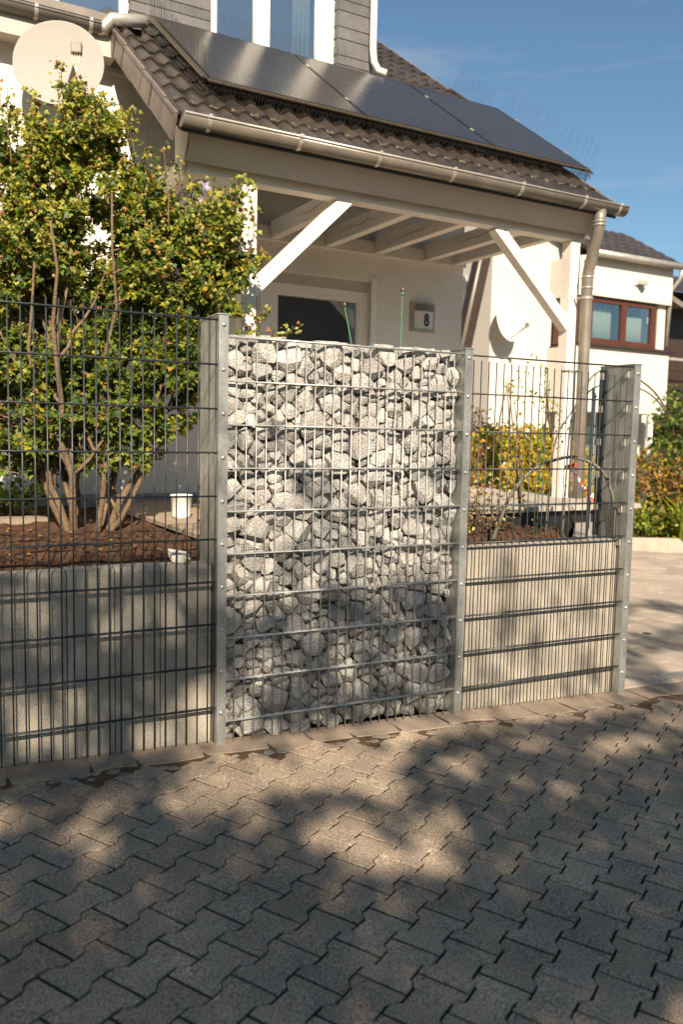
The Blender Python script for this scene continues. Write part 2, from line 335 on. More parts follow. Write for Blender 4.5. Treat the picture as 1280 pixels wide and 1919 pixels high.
# stones: power-diagram cells cut with random facet planes
rs = np.random.RandomState(11)
def pack(n_try, ylo, yhi, rlo, rhi, skew):
    P = []; Rr = []
    for t in range(n_try):
        r = rlo + (rhi - rlo) * rs.rand() ** skew * (1 - .35 * t / n_try)
        p = np.array([rs.uniform(-.03, 1.245), rs.uniform(ylo, yhi), rs.uniform(.0, 1.90)])
        if P:
            d = np.linalg.norm((np.array(P) - p) * np.array([1, .6, 1.12]), axis=1)
            if (d < (np.array(Rr) + r) * .86).any(): continue
        P.append(p); Rr.append(r)
    return np.array(P), np.array(Rr)
def cell(i, P, Rr, gap):
    d = P - P[i]; dist = np.linalg.norm(d, axis=1); idx = np.argsort(dist)[1:15]
    n = d[idx] / dist[idx][:, None]; off = (dist[idx] ** 2 + Rr[i] ** 2 - Rr[idx] ** 2) / (2 * dist[idx]) - gap
    n = n + rs.normal(0, .09, n.shape); n /= np.linalg.norm(n, axis=1)[:, None]
    ex = rs.normal(0, 1, (9, 3)); ex[:4, 1] = -abs(ex[:4, 1]) - .9; ex /= np.linalg.norm(ex, axis=1)[:, None]
    th = rs.uniform(-.9, .9) if rs.rand() < .7 else rs.uniform(0, 3.14); ca, sa = np.cos(th), np.sin(th); ra, rb = rs.uniform(1.05, 1.55), rs.uniform(.72, .95)
    oe = Rr[i] * rs.uniform(.86, 1.1, 9) * np.sqrt((ra * (ex[:, 0] * ca + ex[:, 2] * sa)) ** 2 + (rb * (-ex[:, 0] * sa + ex[:, 2] * ca)) ** 2 + (.95 * ex[:, 1]) ** 2)
    b = np.array([[1, 0, 0], [-1, 0, 0], [0, 1, 0], [0, -1, 0], [0, 0, 1], [0, 0, -1.]]); c = P[i]
    bo = np.array([1.25 - c[0], c[0] + .043, .245 - c[1], c[1] - .009, 1.925 - c[2], c[2] + .03]); bo = np.minimum(np.maximum(bo, .008), Rr[i] * 1.75)
    A = np.vstack([n, ex, b]); o = np.maximum(np.concatenate([off, oe, bo]), .008)
    k = len(A); tri = np.array([(a, q, e) for a in range(k) for q in range(a + 1, k) for e in range(q + 1, k)])
    m3 = A[tri]; det = np.linalg.det(m3); ok = abs(det) > .05; m3 = m3[ok]; rhs = o[tri][ok]
    X = np.linalg.solve(m3, rhs[..., None])[..., 0]
    good = (X @ A.T <= o + 1e-6).all(axis=1); return X[good]
def stone_mesh(X, bev):
    bm = bmesh.new()
    seen = []
    for q in X:
        if not seen or min(np.linalg.norm(np.array(seen) - q, axis=1)) > .004: seen.append(q)
    if len(seen) < 6: bm.free(); return None
    for q in seen: bm.verts.new(q)
    r = bmesh.ops.convex_hull(bm, input=bm.verts)
    dl = list({g for g in r['geom_interior'] + r['geom_unused'] if isinstance(g, bmesh.types.BMVert)})
    bmesh.ops.delete(bm, geom=dl, context='VERTS')
    bmesh.ops.dissolve_limit(bm, angle_limit=.18, verts=bm.verts, edges=bm.edges)
    if bev: bmesh.ops.bevel(bm, geom=[e for e in bm.edges if len(e.link_faces) == 2], offset=bev, segments=1, affect='EDGES')
    bmesh.ops.recalc_face_normals(bm, faces=bm.faces)
    me = bpy.data.meshes.new('stone'); bm.to_mesh(me); bm.free(); me.materials.append(M['granite']); return me
P, Rr = pack(9000, .05, .08, .022, .068, 1.2)
st = []
for i in range(len(P)):
    X = cell(i, P, Rr, rs.uniform(.0005, .004))
    if len(X) > 5:
        me = stone_mesh(X, .0016)
        if me: st.append((Rr[i], P[i], me))
st.sort(key=lambda t: -t[0])
rub = bmesh.new()
for k, (r, p, me) in enumerate(st):
    if k < 300: link('stone', me, gab, Vector(p))
    else:
        n0 = len(rub.verts); rub.from_mesh(me); rub.verts.ensure_lookup_table()
        for v_ in rub.verts[n0:]: v_.co += Vector(p)
P2, R2 = pack(5000, .09, .13, .022, .05, 1.)
for i in range(len(P2)):
    X = cell(i, P2, R2, .003)
    if len(X) > 5:
        me = stone_mesh(X, 0)
        if me:
            n0 = len(rub.verts); rub.from_mesh(me); rub.verts.ensure_lookup_table()
            for v_ in rub.verts[n0:]: v_.co += Vector(P2[i])
for (x, z, r) in ((.09, 1.905, .038), (.8, 1.89, .034), (.9, 1.885, .028)):     # stones heaped over the rim
    X = cell(0, np.vstack([[x, .12, z], rs.normal(0, 3, (20, 3)) + 9]), np.full(21, r), 0) 
    me = stone_mesh(X, .003)
    if me: link('stone', me, gab, (x, .1, z))
me = bpy.data.meshes.new('rubble'); rub.to_mesh(me); rub.free(); me.materials.append(M['granite'])
tag(link('rubble', me, gab), kind='stuff')

def mesh_fence(label, xs, x0, x1, ztop, nr, r, m):
    t = thing('mesh_fence', label, 'fence')
    a = rod_mesh(.012, ztop + .012, r, m); b = rail_mesh(x0, x1, r * 1.2, .0068, m)
    for x in xs: link('rod', a, t, (x, 0, gz(x, 0)))
    for k in range(nr): link('rail', b, t, (0, 0, ztop - .2 * k))
    return t
mesh_fence('anthracite double rod mesh fence in front of the flowering shrub', [-.9806 + .05 * i for i in range(-16, 18)] + [-.099], -1.8, -.094, 1.978, 10, .0033, 'anth')
mesh_fence('anthracite double rod mesh fence in front of the smooth concrete wall and hoop', [1.3225 + .05 * i for i in range(23)], 1.304, 2.457, 1.9026, 10, .0033, 'anth')
ep = thing('fence_post', 'wide galvanised end post with bolts where the fence meets the driveway', 'post')
po = ubox(ep, 'post_body', 2.46, 2.512, -.075, 1.916, .26, -.07, 0)
for k in range(10): link('bolt', bolt_me, ep, (2.487, -.02, 1.865 - .2 * k))
cl = MB().box(-.012, .0, -.012, .012, -.02, .02).mesh('clip', 'zinclt')
for k in range(6):
    link('clip', cl, ep, (2.456, .03, 1.86 - .2 * k)); link('clip', cl, ep, (2.456, .235, 1.86 - .2 * k))
b = MB().box(2.452, 2.458, .20, .215, .86, 1.9); b.box(2.452, 2.458, .225, .258, .86, 1.9); b.build('back_rail', 'anth', ep)
# opened mesh gate behind the end post
gt = thing('garden_gate', 'dark mesh gate leaf swung open behind the end post', 'gate', (2.50, .36, 0), math.atan2(.45, .45))
a = rod_mesh(.86, 1.78, .003, 'anth')
for i in range(11): link('rod', a, gt, (.03 + .05 * i, 0, 0))
b = rail_mesh(0, .56, .004, .006, 'anth')
for k in range(5): link('rail', b, gt, (0, 0, 1.77 - .2 * k))
MB().box(-.012, .0, -.006, .006, .8, 1.8).build('hinge_stile', 'galvrod', gt); MB().box(.56, .575, -.006, .006, .8, 1.8).build('lock_stile', 'galvrod', gt)

def wall_blocks(label, edges, y0, y1, zb, zt, ch):
    t = thing('concrete_wall', label, 'wall')
    for k in range(len(edges) - 1):
        a, c = edges[k] + .002, edges[k + 1] - .002; dz = R_(-.004, .004); dy = R_(-.002, .002)
        prof = [(y0, zb), (y1, zb), (y1, zt), (y0 + ch * .8, zt), (y0 + ch * .2, zt - ch * .5), (y0, zt - ch)]
        MB().prism(prof, (a, dy, dz), (0, 1, 0), (0, 0, 1), (c - a, 0, 0)).build('block', 'conc', t, bevel=.003)
    return t
wall_blocks('low wall of upright concrete blocks below the flowering shrub', [-2.3, -2.08, -1.86, -1.64, -1.42, -1.2, -.975, -.752, -.546, -.339, -.217, -.096], .052, .17, -.1, .857, .022)
wall_blocks('low smooth concrete wall striped by wire shadows beside the end post', [1.306, 1.70, 2.09, 2.457], .05, .13, -.12, .876, .012)

# ---------------------------------------------------------------- house (own frame turned 2.6 degrees)
H = thing('house', 'white rendered house with porch, dark tiled roof and slate clad upper storey', 'house', (0, 0, 0), HA)
W = 3.48; PITCH = rad(35.4); tp = math.tan(PITCH)
def roofz(hy, off=0): return 3.42 + (hy - 1.66) * tp + off / math.cos(PITCH)
# walls
b = MB()
ox0, ox1, oz0, oz1 = 1.36, 2.80, .86, 2.95
b.box(-5, ox0, W, W + .3, .2, 4.62); b.box(ox1, 3.91, W, W + .3, .2, 4.62); b.box(ox0, ox1, W, W + .3, oz1, 4.62); b.box(ox0, ox1, W, W + .3, .2, oz0)
b.box(3.61, 3.91, W + .3, 9, .2, 4.62)
wall = b.build('wall', 'stucco', H)
MB().box(-5, 3.9, W - .03, W, .7, .93).build('plinth', 'conc', H)
# gable triangle wall under roof on the right end and roof deck
b = MB(); b.prism([(W, 4.62), (W + .3, 4.62), (9, 4.62), (6.3, roofz(6.3, -.08)), (W, roofz(W, -.08))], (3.62, 0, 0), (0, 1, 0), (0, 0, 1), (.28, 0, 0)); b.build('gable_wall', 'stucco', H)
b = MB(); b.prism([(1.72, roofz(1.72, -.03)), (6.6, roofz(6.6, -.03)), (6.6, roofz(6.6, -.07)), (1.72, roofz(1.72, -.07))], (.3, 0, 0), (0, 1, 0), (0, 0, 1), (3.9, 0, 0)); b.build('roof_deck', 'browndark', H)
# door with side light
dw = link('terrace_door', None, H)
b = MB()
for (x0, x1) in ((1.36, 1.735), (1.735, 2.80)):
    f = .075 if x0 < 1.5 else .09
    b.box(x0, x0 + f, W + .06, W + .14, oz0, oz1 - .1); b.box(x1 - f, x1, W + .06, W + .14, oz0, oz1 - .1); b.box(x0 + f, x1 - f, W + .06, W + .14, oz1 - .2, oz1 - .1); b.box(x0 + f, x1 - f, W + .06, W + .14, oz0, oz0 + .1)
    b.box(x0 + f, x0 + f + .02, W + .075, W + .125, oz0 + .1, oz1 - .2); b.box(x1 - f - .02, x1 - f, W + .075, W + .125, oz0 + .1, oz1 - .2)
b.build('door_frame', 'pvc', dw)
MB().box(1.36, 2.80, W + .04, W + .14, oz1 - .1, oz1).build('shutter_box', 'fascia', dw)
MB().box(1.435, 1.66, W + .095, W + .105, oz0 + .1, oz1 - .2).build('pane', 'glassdark', dw); MB().box(1.825, 2.71, W + .095, W + .105, oz0 + .1, oz1 - .2).build('pane', 'glassdark', dw)
MB().box(1.3, 2.9, W + .6, W + .62, .3, 3.2).build('room_backdrop', 'interior', dw)
MB().box(2.80, 2.86, W - .018, W + .02, oz0, oz1 + .03).build('door_trim', 'pvc', dw)
b = MB()
for k in range(12): b.box(-1.5, -.75, W - .03, W - .012, 1.02 + .075 * k, 1.08 + .075 * k)
b.box(-1.56, -.69, W - .04, W - .031, .98, 1.02); b.build('shutter', 'pvc', H)
# porch
BY = 1.96
MB().box(.43, 4.07, BY, BY + .12, 3.21, 3.39).build('porch_beam', 'wood', H)
MB().box(1.0, 3.9, W - .06, W, 3.2, 3.32).build('wall_plate', 'wood', H)
for (x0, x1) in ((.83, .94), (3.935, 4.05)): MB().box(x0, x1, BY + .002, BY + .118, .80, 3.209).build('porch_post', 'wood', H, bevel=.004)
def brace(x0, z0, x1, z1):
    a = Vector((x0, BY + .058, z0)); c = Vector((x1, BY + .058, z1)); d = (c - a).normalized(); a = a - d * .03; c = c + d * .03
    MB().bar(a, c, (0, -1, 0), .095, .1).build('brace', 'wood', H, bevel=.004)
brace(.92, 2.48, 1.66, 3.20); brace(3.955, 2.47, 3.14, 3.20)
for x in (.46, .80, 1.70, 2.26, 2.80, 3.38, 3.74): 
    MB().box(x, x + .085, BY + .121, W - (.061 if x > .95 else 0), 3.212, 3.36).build('joist', 'wood', H, bevel=.003)
for x in (1.70, 2.26, 2.80, 3.38):
    y_ = 2.3 + R_(0, .3); pts = [(x - .0012, y_ + .12 * k, 3.29 + R_(-.012, .012)) for k in range(6)]; MB().tube(pts, [.0008, .002, .0024, .0022, .0016, .0006], 4).build('timber_crack', 'browndark', H)
# fascia boards, tilted with the roof
def tilted(name, m, x0, x1, y0, z0, y1, z1, th):
    d = Vector((0, y1 - y0, z1 - z0)).normalized(); n = Vector((0, -d.z, d.y)) * th
    MB().prism([(0, 0), (1, 0), (1, 1), (0, 1)], (x0, y0, z0), (0, y1 - y0, z1 - z0), n, (x1 - x0, 0, 0)).build(name, m, H)
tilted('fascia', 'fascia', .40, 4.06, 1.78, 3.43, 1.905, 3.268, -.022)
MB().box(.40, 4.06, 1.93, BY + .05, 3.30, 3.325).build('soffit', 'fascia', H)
MB().prism([(1.79, 3.44), (1.915, 3.275), (1.96, 3.22), (2.1, 3.22), (2.1, 3.66), (1.9, 3.54)], (.385, 0, 0), (0, 1, 0), (0, 0, 1), (.014, 0, 0)).build('eave_end_board', 'wood', H)
MB().prism([(1.79, 3.44), (1.915, 3.275), (1.96, 3.22), (2.1, 3.22), (2.1, 3.66), (1.9, 3.54)], (4.061, 0, 0), (0, 1, 0), (0, 0, 1), (.014, 0, 0)).build('eave_end_board', 'wood', H)
# roof tiles: double-roll profile
TW, TG = .298, .297
def tile_mesh(nm, x0, x1):
    b = MB(); xs = [x0 + (x1 - x0) * i / 20 for i in range(21)]
    def prof(x):
        ph = (x / (TW / 2)) % 1.0; d = min(abs(ph - .5), .5) ; hmp = max(0, math.cos(d * math.pi / .58)) if d < .29 else 0
        return .034 * hmp ** .8 + .004 * (1 - hmp)
    V = []
    for (yy, lift, th) in ((-.035, .024, .0), (.16, .012, 0), (TG + .02, .002, 0)):
        for x in xs: V.append((x, yy, prof(x) + lift))
    for x in xs: V.append((x, -.035, prof(x) * .72 + .006))
    n = 21; F = []
    for r in range(2):
        for i in range(n - 1): F.append((r * n + i, r * n + i + 1, (r + 1) * n + i + 1, (r + 1) * n + i))
    for i in range(n - 1): F.append((3 * n + i, 3 * n + i + 1, i + 1, i))
    F.append((0, n, 2 * n, 3 * n)); F.append((n - 1, 4 * n - 1, 3 * n - 1, 2 * n - 1))
    b.add(V, F); me = b.mesh(nm, 'tile', True)
    bm = bmesh.new(); bm.from_mesh(me)
    for e in bm.edges:
        if len(e.link_faces) == 2 and e.calc_face_angle(0) > .9: e.smooth = False
    bm.to_mesh(me); bm.free(); return me
tme = [tile_mesh('roof_tile', 0, TW) for _ in range(1)][0]
roof = link('roof', None, H, mw=Matrix.Translation((.30, 1.66, 3.42)) @ Matrix.Rotation(PITCH, 4, 'X'))
for r in range(20):
    for c in range(13):
        x = c * TW
        if r >= 9 and x < 2.5: continue
        link('roof_tile', tme, roof, mw=Matrix.Translation((x + R_(-.002, .002), .072 + r * TG, R_(-.002, .003))) @ Matrix.Rotation(R_(-.006, .006), 4, 'Z') @ Matrix.Rotation(R_(-.006, .004), 4, 'X'))
fl = MB().prism([(-.02, .04), (TG + .02, .028), (TG + .02, -.135), (-.02, -.135)], (0, 0, 0), (0, 1, 0), (0, 0, 1), (.018, 0, 0)).mesh('verge_tile', 'tileflap')
for r in range(8): link('verge_tile', fl, roof, mw=Matrix.Translation((-.055, .04 + r * (TG - .002), .004 * (r % 2))) @ Matrix.Rotation(.02, 4, 'X'))
fl2 = MB().prism([(-.02, .04), (TG + .02, .028), (TG + .02, -.03), (-.02, -.03)], (0, 0, 0), (0, 1, 0), (0, 0, 1), (.018, 0, 0)).mesh('verge_tile', 'tileflap')
for r in range(20): link('verge_tile', fl2, roof, mw=Matrix.Translation((13 * TW + .006, .06 + r * (TG - .002), .002 * (r % 2))) @ Matrix.Rotation(.02, 4, 'X'))
vt = MB()
for r in range(8): vt.prism([(0, .004), (.02, .03), (.05, .03), (.062, .008)], (-.06, .05 + r * TG, .012), (1, 0, 0), (0, 0, 1), (0, TG + .02, .0))
tag(vt.build('verge_roll', 'tile', roof), kind='stuff')
mo = MB()
for k in range(700):
    x = R_(0, 13 * TW); y = .075 + (0 if random.random() < .5 else TG) + R_(-.03, .015); s_ = R_(.004, .011); z = .026 + R_(0, .008)
    mo.add([(x - s_, y - s_, z), (x + s_, y - s_, z), (x + s_, y + s_, z), (x - s_, y + s_, z), (x, y, z + s_)], [(0, 1, 4), (1, 2, 4), (2, 3, 4), (3, 0, 4)])
tag(mo.build('moss_debris', 'lichen', roof), kind='stuff')
# gutters
def gutter(name, x0, x1, hy, z, r, brx):
    n = 12; b = MB(); prof = [(hy + r * math.cos(math.pi + math.pi * k / n), z + r * math.sin(math.pi + math.pi * k / n)) for k in range(n + 1)]
    pin = [(hy + (r - .004) * math.cos(math.pi + math.pi * k / n), z + (r - .004) * math.sin(math.pi + math.pi * k / n)) for k in range(n + 1)]
    b.prism(prof + pin[::-1], (x0, 0, 0), (0, 1, 0), (0, 0, 1), (x1 - x0, 0, 0)); o = b.build(name, 'zinc', H, True)
    o.data.polygons.foreach_set('use_smooth', [len(p.vertices) == 4 for p in o.data.polygons])
    MB().tube([(x0, hy - r, z + .004), (x1, hy - r, z + .004)], .0095, 8).build('lip', 'zinclt', o, True)
    for xx in (x0, x1): MB().prism([(hy + r * math.cos(math.pi + math.pi * k / n), z + r * math.sin(math.pi + math.pi * k / n)) for k in range(n + 1)], (xx - .003, 0, 0), (0, 1, 0), (0, 0, 1), (.006, 0, 0)).build('end_cap', 'zinclt', o)
    for xx in brx:
        m_ = MB(); ro = r + .004
        pr = [(hy + ro * math.cos(math.pi + math.pi * k / n), z + ro * math.sin(math.pi + math.pi * k / n)) for k in range(n + 1)]; pi_ = [(hy + (r + .0005) * math.cos(math.pi + math.pi * k / n), z + (r + .0005) * math.sin(math.pi + math.pi * k / n)) for k in range(n + 1)]
        m_.prism(pr + pi_[::-1], (xx - .014, 0, 0), (0, 1, 0), (0, 0, 1), (.028, 0, 0)); m_.box(xx - .011, xx + .011, hy - r - .013, hy - r + .012, z - .004, z + .02); m_.build('bracket', 'zinclt', o)
    return o
gutter('gutter', .30, 4.27, 1.705, 3.466, .068, (.47, 1.12, 1.75, 2.41, 3.08, 3.76, 4.17))
gutter('gutter', -5, .16, 3.262, 4.58, .066, (-1.0, -.32, .08))
MB().tube([(.14, 3.262, 4.56), (.19, 3.25, 4.57), (.24, 3.22, 4.64), (.5, 3.22, 4.685)], .05, 12).build('gutter_elbow', 'zinclt', H, True)
MB().box(-5, .28, W - .2, W, 4.38, 4.53).build('eave_fascia', 'fascia', H); MB().box(-5, .45, W - .02, W, 4.34, 4.38).build('eave_trim', 'wood', H)
MB().box(-5, .5, W - .16, 3.9, 4.66, 4.72).build('upper_sill', 'zinc', H)
MB().tube([(.31, W - .02, 4.24), (.345, W - .02, 3.95)], .008, 6).build('aerial_rod', 'pvc', H, True)
pts = [(4.0, 1.705, 3.42), (4.0, 1.71, 3.34), (4.0, 1.715, 3.29), (4.005, 1.735, 3.22), (4.015, 1.775, 3.12), (4.03, 1.815, 3.02), (4.037, 1.845, 2.95), (4.04, 1.86, 2.88), (4.04, 1.86, 2.6), (4.04, 1.86, 1.8), (4.04, 1.86, .82)]
dp = MB().tube(pts, .05, 16).build('downpipe', 'zinc', H, True)
for z in (3.33, 3.30, 2.89, 2.8): MB().tube([(4.0 if z > 3.2 else 4.04, 1.712 if z > 3.2 else 1.86, z), (4.0 if z > 3.2 else 4.04, 1.712 if z > 3.2 else 1.86, z - .012)], .055, 16).build('pipe_collar', 'zinclt', dp, True)
MB().box(3.985, 4.0, 1.85, 1.97, 2.70, 2.715).tube([(4.04, 1.86, 2.715), (4.04, 1.86, 2.695)], .056, 16).build('pipe_clamp', 'zinclt', dp)
# upper storey
DY = 3.74
us = link('upper_storey', None, H)
MB().box(-5, 2.9, DY + .17, DY + .3, 4.4, 6.6).build('back_wall', 'interior', us)
def boards(x0, x1, ybase, zlo, zhi, side):
    z = zlo
    while z < zhi:
        hh = random.choice((.085, .11, .13, .15, .10)); a = MB()
        a.prism([(0, 0), (-.012, 0), (-.004, hh + .012), (0, hh + .012)], (x0, ybase, z), (0, 1, 0), (0, 0, 1), (x1 - x0, 0, 0)); a.build('slate_board', 'slate', us)
        if side:
            a = MB(); a.prism([(0, 0), (-.012, 0), (-.004, hh + .012), (0, hh + .012)], (x0 - .001, ybase + .0, z), (1, 0, 0), (0, 0, 1), (0, .13, 0)); a.build('slate_board', 'slate', us)
        z += hh
MB().box(.53, 1.24, DY + .001, DY + .168, 4.5, 6.6).build('pier', 'slate', us); MB().box(2.52, 2.905, DY + .001, DY + .168, 4.6, 6.6).build('pier', 'slate', us)
boards(.53, 1.24, DY, 4.62, 6.2, True); boards(2.52, 2.905, DY, 4.86, 6.2, True)
def upwin(x0, x1, z0, z1, mull, m):
    o = link('window', None, us); y = DY + .05; b = MB(); f = .075
    b.box(x0, x0 + f, y, y + .07, z0, z1); b.box(x1 - f, x1, y, y + .07, z0, z1); b.box(x0 + f, x1 - f, y, y + .07, z0, z0 + .05); b.box(x0 + f, x1 - f, y, y + .07, z1 - f, z1)
    for q in mull: b.box(q - .07, q + .07, y - .006, y + .066, z0 + .05, z1 - f)
    b.build('window_frame', 'pvc', o); xs = [x0 + f] + [t for q in mull for t in (q - .07, q + .07)] + [x1 - f]
    for k in range(0, len(xs), 2): MB().box(xs[k], xs[k + 1], y + .03, y + .036, z0 + .05, z1 - f).build('pane', m, o)
upwin(1.24, 2.40, 4.80, 6.4, [1.76], 'glassmir'); upwin(-.12, .53, 4.74, 6.4, [], 'glassmir'); upwin(-1.6, -.2, 4.74, 6.4, [-.9], 'glassmir')
MB().box(2.405, 2.519, DY + .06, DY + .16, 4.8, 6.4).build('jamb', 'pvc', us)
b = MB()
for k in range(8): b.tube([(2.1 + .025 * k, DY + .13 + .012 * (k % 2), 4.8), (2.12 + .022 * k, DY + .13 + .012 * (k % 2), 6.3)], .014, 6)
b.build('curtain', 'curtain', us, True)
MB().tube([(2.875, DY - .07, 6.6), (2.875, DY - .07, 5.2), (2.885, DY - .075, 5.08), (2.92, DY - .1, 5.0), (2.99, DY - .14, 4.97)], .034, 14, False).build('downpipe', 'pvc', us, True)
# porch floor
pf = thing('porch_floor', 'grey slab porch floor, shadow gap under its edge painted black', 'floor', (0, 0, 0), HA)
MB().box(1.5, 4.15, 1.30, W - .031, .70, .90).build('plinth', 'black', pf)  # black base, its colour stands in for shadow under the slabs
for i in range(7):
    for j in range(5): MB().box(1.5 + .38 * i, 1.876 + .38 * i, 1.24 + .44 * j, 1.675 + .44 * j, .905, .945).build('slab', 'slab', pf, bevel=.004)
dk = thing('wood_deck', 'weathered plank deck beside the white flower pot', 'deck', (0, 0, 0), HA)
for i in range(9): MB().box(.17 + .145 * i, .31 + .145 * i, .75, W - .035, .845, .875 + R_(0, .003)).build('plank', 'deck', dk, bevel=.003)
MB().box(.17, 1.45, .76, .80, .72, .844).build('joist', 'browndark', dk); 

# house number lamp
hn_ = thing('house_number_lamp', 'curved steel wall lamp with the house number 8', 'lamp', (0, 0, 0), HA)
arc = [(3.26 + .30 * k / 10, -.055 * math.sin(math.pi * k / 10) - .012) for k in range(11)]
body = [(x, y) for x, y in arc] + [(3.56, 0), (3.26, 0)]
def nplate(name, m, z0, z1, inset, out):
    p = [(3.26 + .30 * (inset + (1 - 2 * inset) * k / 10), -.055 * math.sin(math.pi * (inset + (1 - 2 * inset) * k / 10)) - .012 - out) for k in range(11)]
    MB().prism(p + [(x, y + .012) for x, y in reversed(p)], (0, W, z0), (1, 0, 0), (0, 1, 0), (0, 0, z1 - z0)).build(name, m, hn_, False)
MB().prism(body, (0, W, 2.52), (1, 0, 0), (0, 1, 0), (0, 0, .28)).build('lamp_body', 'signbody', hn_)
nplate('lamp_face', 'signface', 2.548, 2.715, .13, .003); nplate('solar_strip', 'greyplastic', 2.718, 2.785, .13, .003)
fc = bpy.data.curves.new('digit', 'FONT'); fc.body = '8'; fc.size = .17; fc.align_x = 'CENTER'; fc.extrude = .003; fc.offset = .004
to = bpy.data.objects.new('digit_tmp', fc); COL.objects.link(to)
bpy.context.view_layer.update()
dme = bpy.data.meshes.new_from_object(to.evaluated_get(bpy.context.evaluated_depsgraph_get())); bpy.data.objects.remove(to)
dme.materials.clear(); dme.materials.append(M['digit'])
link('digit', dme, hn_, mw=Matrix.Translation((3.42, W - .0735, 2.572)) @ Matrix.Rotation(math.pi / 2, 4, 'X') @ Matrix.Diagonal((.72, 1, 1, 1)))

# solar panels and bird spikes (on the roof, in the roof's own frame)
RM = Matrix.Rotation(HA, 4, 'Z') @ Matrix.Translation((0, 1.66, 3.42)) @ Matrix.Rotation(PITCH, 4, 'X')
def rthing(name, label, cat, group=None):
    o = tag(link(name, None, None, mw=RM), label, cat, group); return o
PZ = .135; s0, s1 = .66, 2.28
edges = [.64, 1.90, 3.155, 4.25]
plabs = ['black solar panel above the bare verge tiles, below the slate pier', 'black solar panel between two others, below the upper window and slate corner', 'black solar panel at the free roof edge against the sky']
for k in range(3):
    x0, x1 = edges[k] + .008, edges[k + 1] - .008; t = rthing('solar_panel', plabs[k], 'solar panel', 'solar panels on the porch roof')
    MB().box(x0 + .012, x1 - .012, s0 + .012, s1 - .012, PZ - .006, PZ - .001).build('glass', 'solar', t)
    b = MB(); b.box(x0, x0 + .012, s0, s1, PZ - .035, PZ); b.box(x1 - .012, x1, s0, s1, PZ - .035, PZ); b.box(x0 + .012, x1 - .012, s0, s0 + .012, PZ - .035, PZ); b.box(x0 + .012, x1 - .012, s1 - .012, s1, PZ - .035, PZ); b.build('frame', 'black', t)
    b = MB(); n = 40
    for q in range(1, n): yy = s0 + (s1 - s0) * q / n; b.box(x0 + .014, x1 - .014, yy - .0006, yy + .0006, PZ - .001, PZ - .0004)
    for q in range(1, 24): xx = x0 + (x1 - x0) * q / 24; b.box(xx - .0006, xx + .0006, s0 + .014, s1 - .014, PZ - .001, PZ - .0005)
    tag(b.build('cell_lines', 'solarline', t), kind='stuff')
    for yy in (.95, 1.9): MB().box(x0 + .05, x1 - .05, yy - .02, yy + .02, .045, PZ - .036).build('mount_rail', 'black', t)
    for yy in (s0 + .35, s1 - .4): MB().box(x1 - .004, x1 + .02, yy, yy + .05, PZ - .01, PZ + .006).build('clamp', 'zinclt', t)
def spikes(label, a, c, n, hgt, lean, down=0, group='bird spike strips'):
    t = rthing('bird_spike_strip', label, 'bird spikes', group); a = Vector(a); c = Vector(c); d = (c - a)
    b = MB()
    for off in (0, .028): 
        sd_ = Vector((0, 0, 1)).cross(d).normalized() * off
        b.bar(a + sd_, c + sd_, (0, 0, 1), .016, .012)
    b.build('base_strip', 'spikebase', t)
    b = MB(); iv = RM.to_3x3().inverted(); up = iv @ Vector((0, 0, 1))
    for k in range(n):
        p = a + d * ((k + .5) / n); dr_ = (up + Vector(lean) + Vector((R_(-.05, .05), R_(-.05, .05), 0))).normalized()
        h_ = hgt * R_(.82, 1.05); b.tube([p, p + dr_ * h_], .0011, 3, False)
        if down: b.tube([p, p + Vector((R_(-.01, .01), -.012, -down * R_(.8, 1.0)))], .0022, 3, False)
        if down and k % 4 == 0:
            q = p + Vector((0, -.018, -down * .55)); b.tube([q + Vector((.03 * math.cos(z), 0, .03 * math.sin(z))) for z in (0, 1, 2, 3, 4, 5)], .0022, 3, False)
    tag(b.build('spike', 'spike', t), kind='stuff')
spikes('bird spike strip climbing the panel side beside the bare verge tiles', (.61, s0 - .02, PZ), (.60, s1 - .02, PZ), 80, .20, (0, 0, 0), .06)
spikes('bird spike strip under the lower edge of the panel above the verge tiles', (.62, s0 - .03, PZ - .01), (1.9, s0 - .03, PZ - .01), 100, .03, (0, 0, 0), .11)
spikes('bird spike strip under the lower edge of the middle solar panel', (1.91, s0 - .03, PZ - .01), (3.15, s0 - .03, PZ - .01), 100, .03, (0, 0, 0), .11)
spikes('bird spike strip under the lower edge of the panel at the roof edge', (3.16, s0 - .03, PZ - .01), (4.26, s0 - .03, PZ - .01), 90, .03, (0, 0, 0), .11)
spikes('tall bird spikes standing against the sky along the free panel edge', (4.27, s0 - .05, PZ - .02), (4.27, s1, PZ - .02), 46, .30, (.42, 0, 0), .05)
spikes('bird spikes along the bare tile verge above the panels', (4.2, s1 + .05, .05), (4.2, s1 + .85, .05), 26, .28, (.42, 0, 0), 0)
spikes('bird spike row along the panel top in front of the upper windows', (.7, s1 + .02, PZ - .03), (2.9, s1 + .02, PZ - .03), 90, .2, (0, 0, 0), 0)

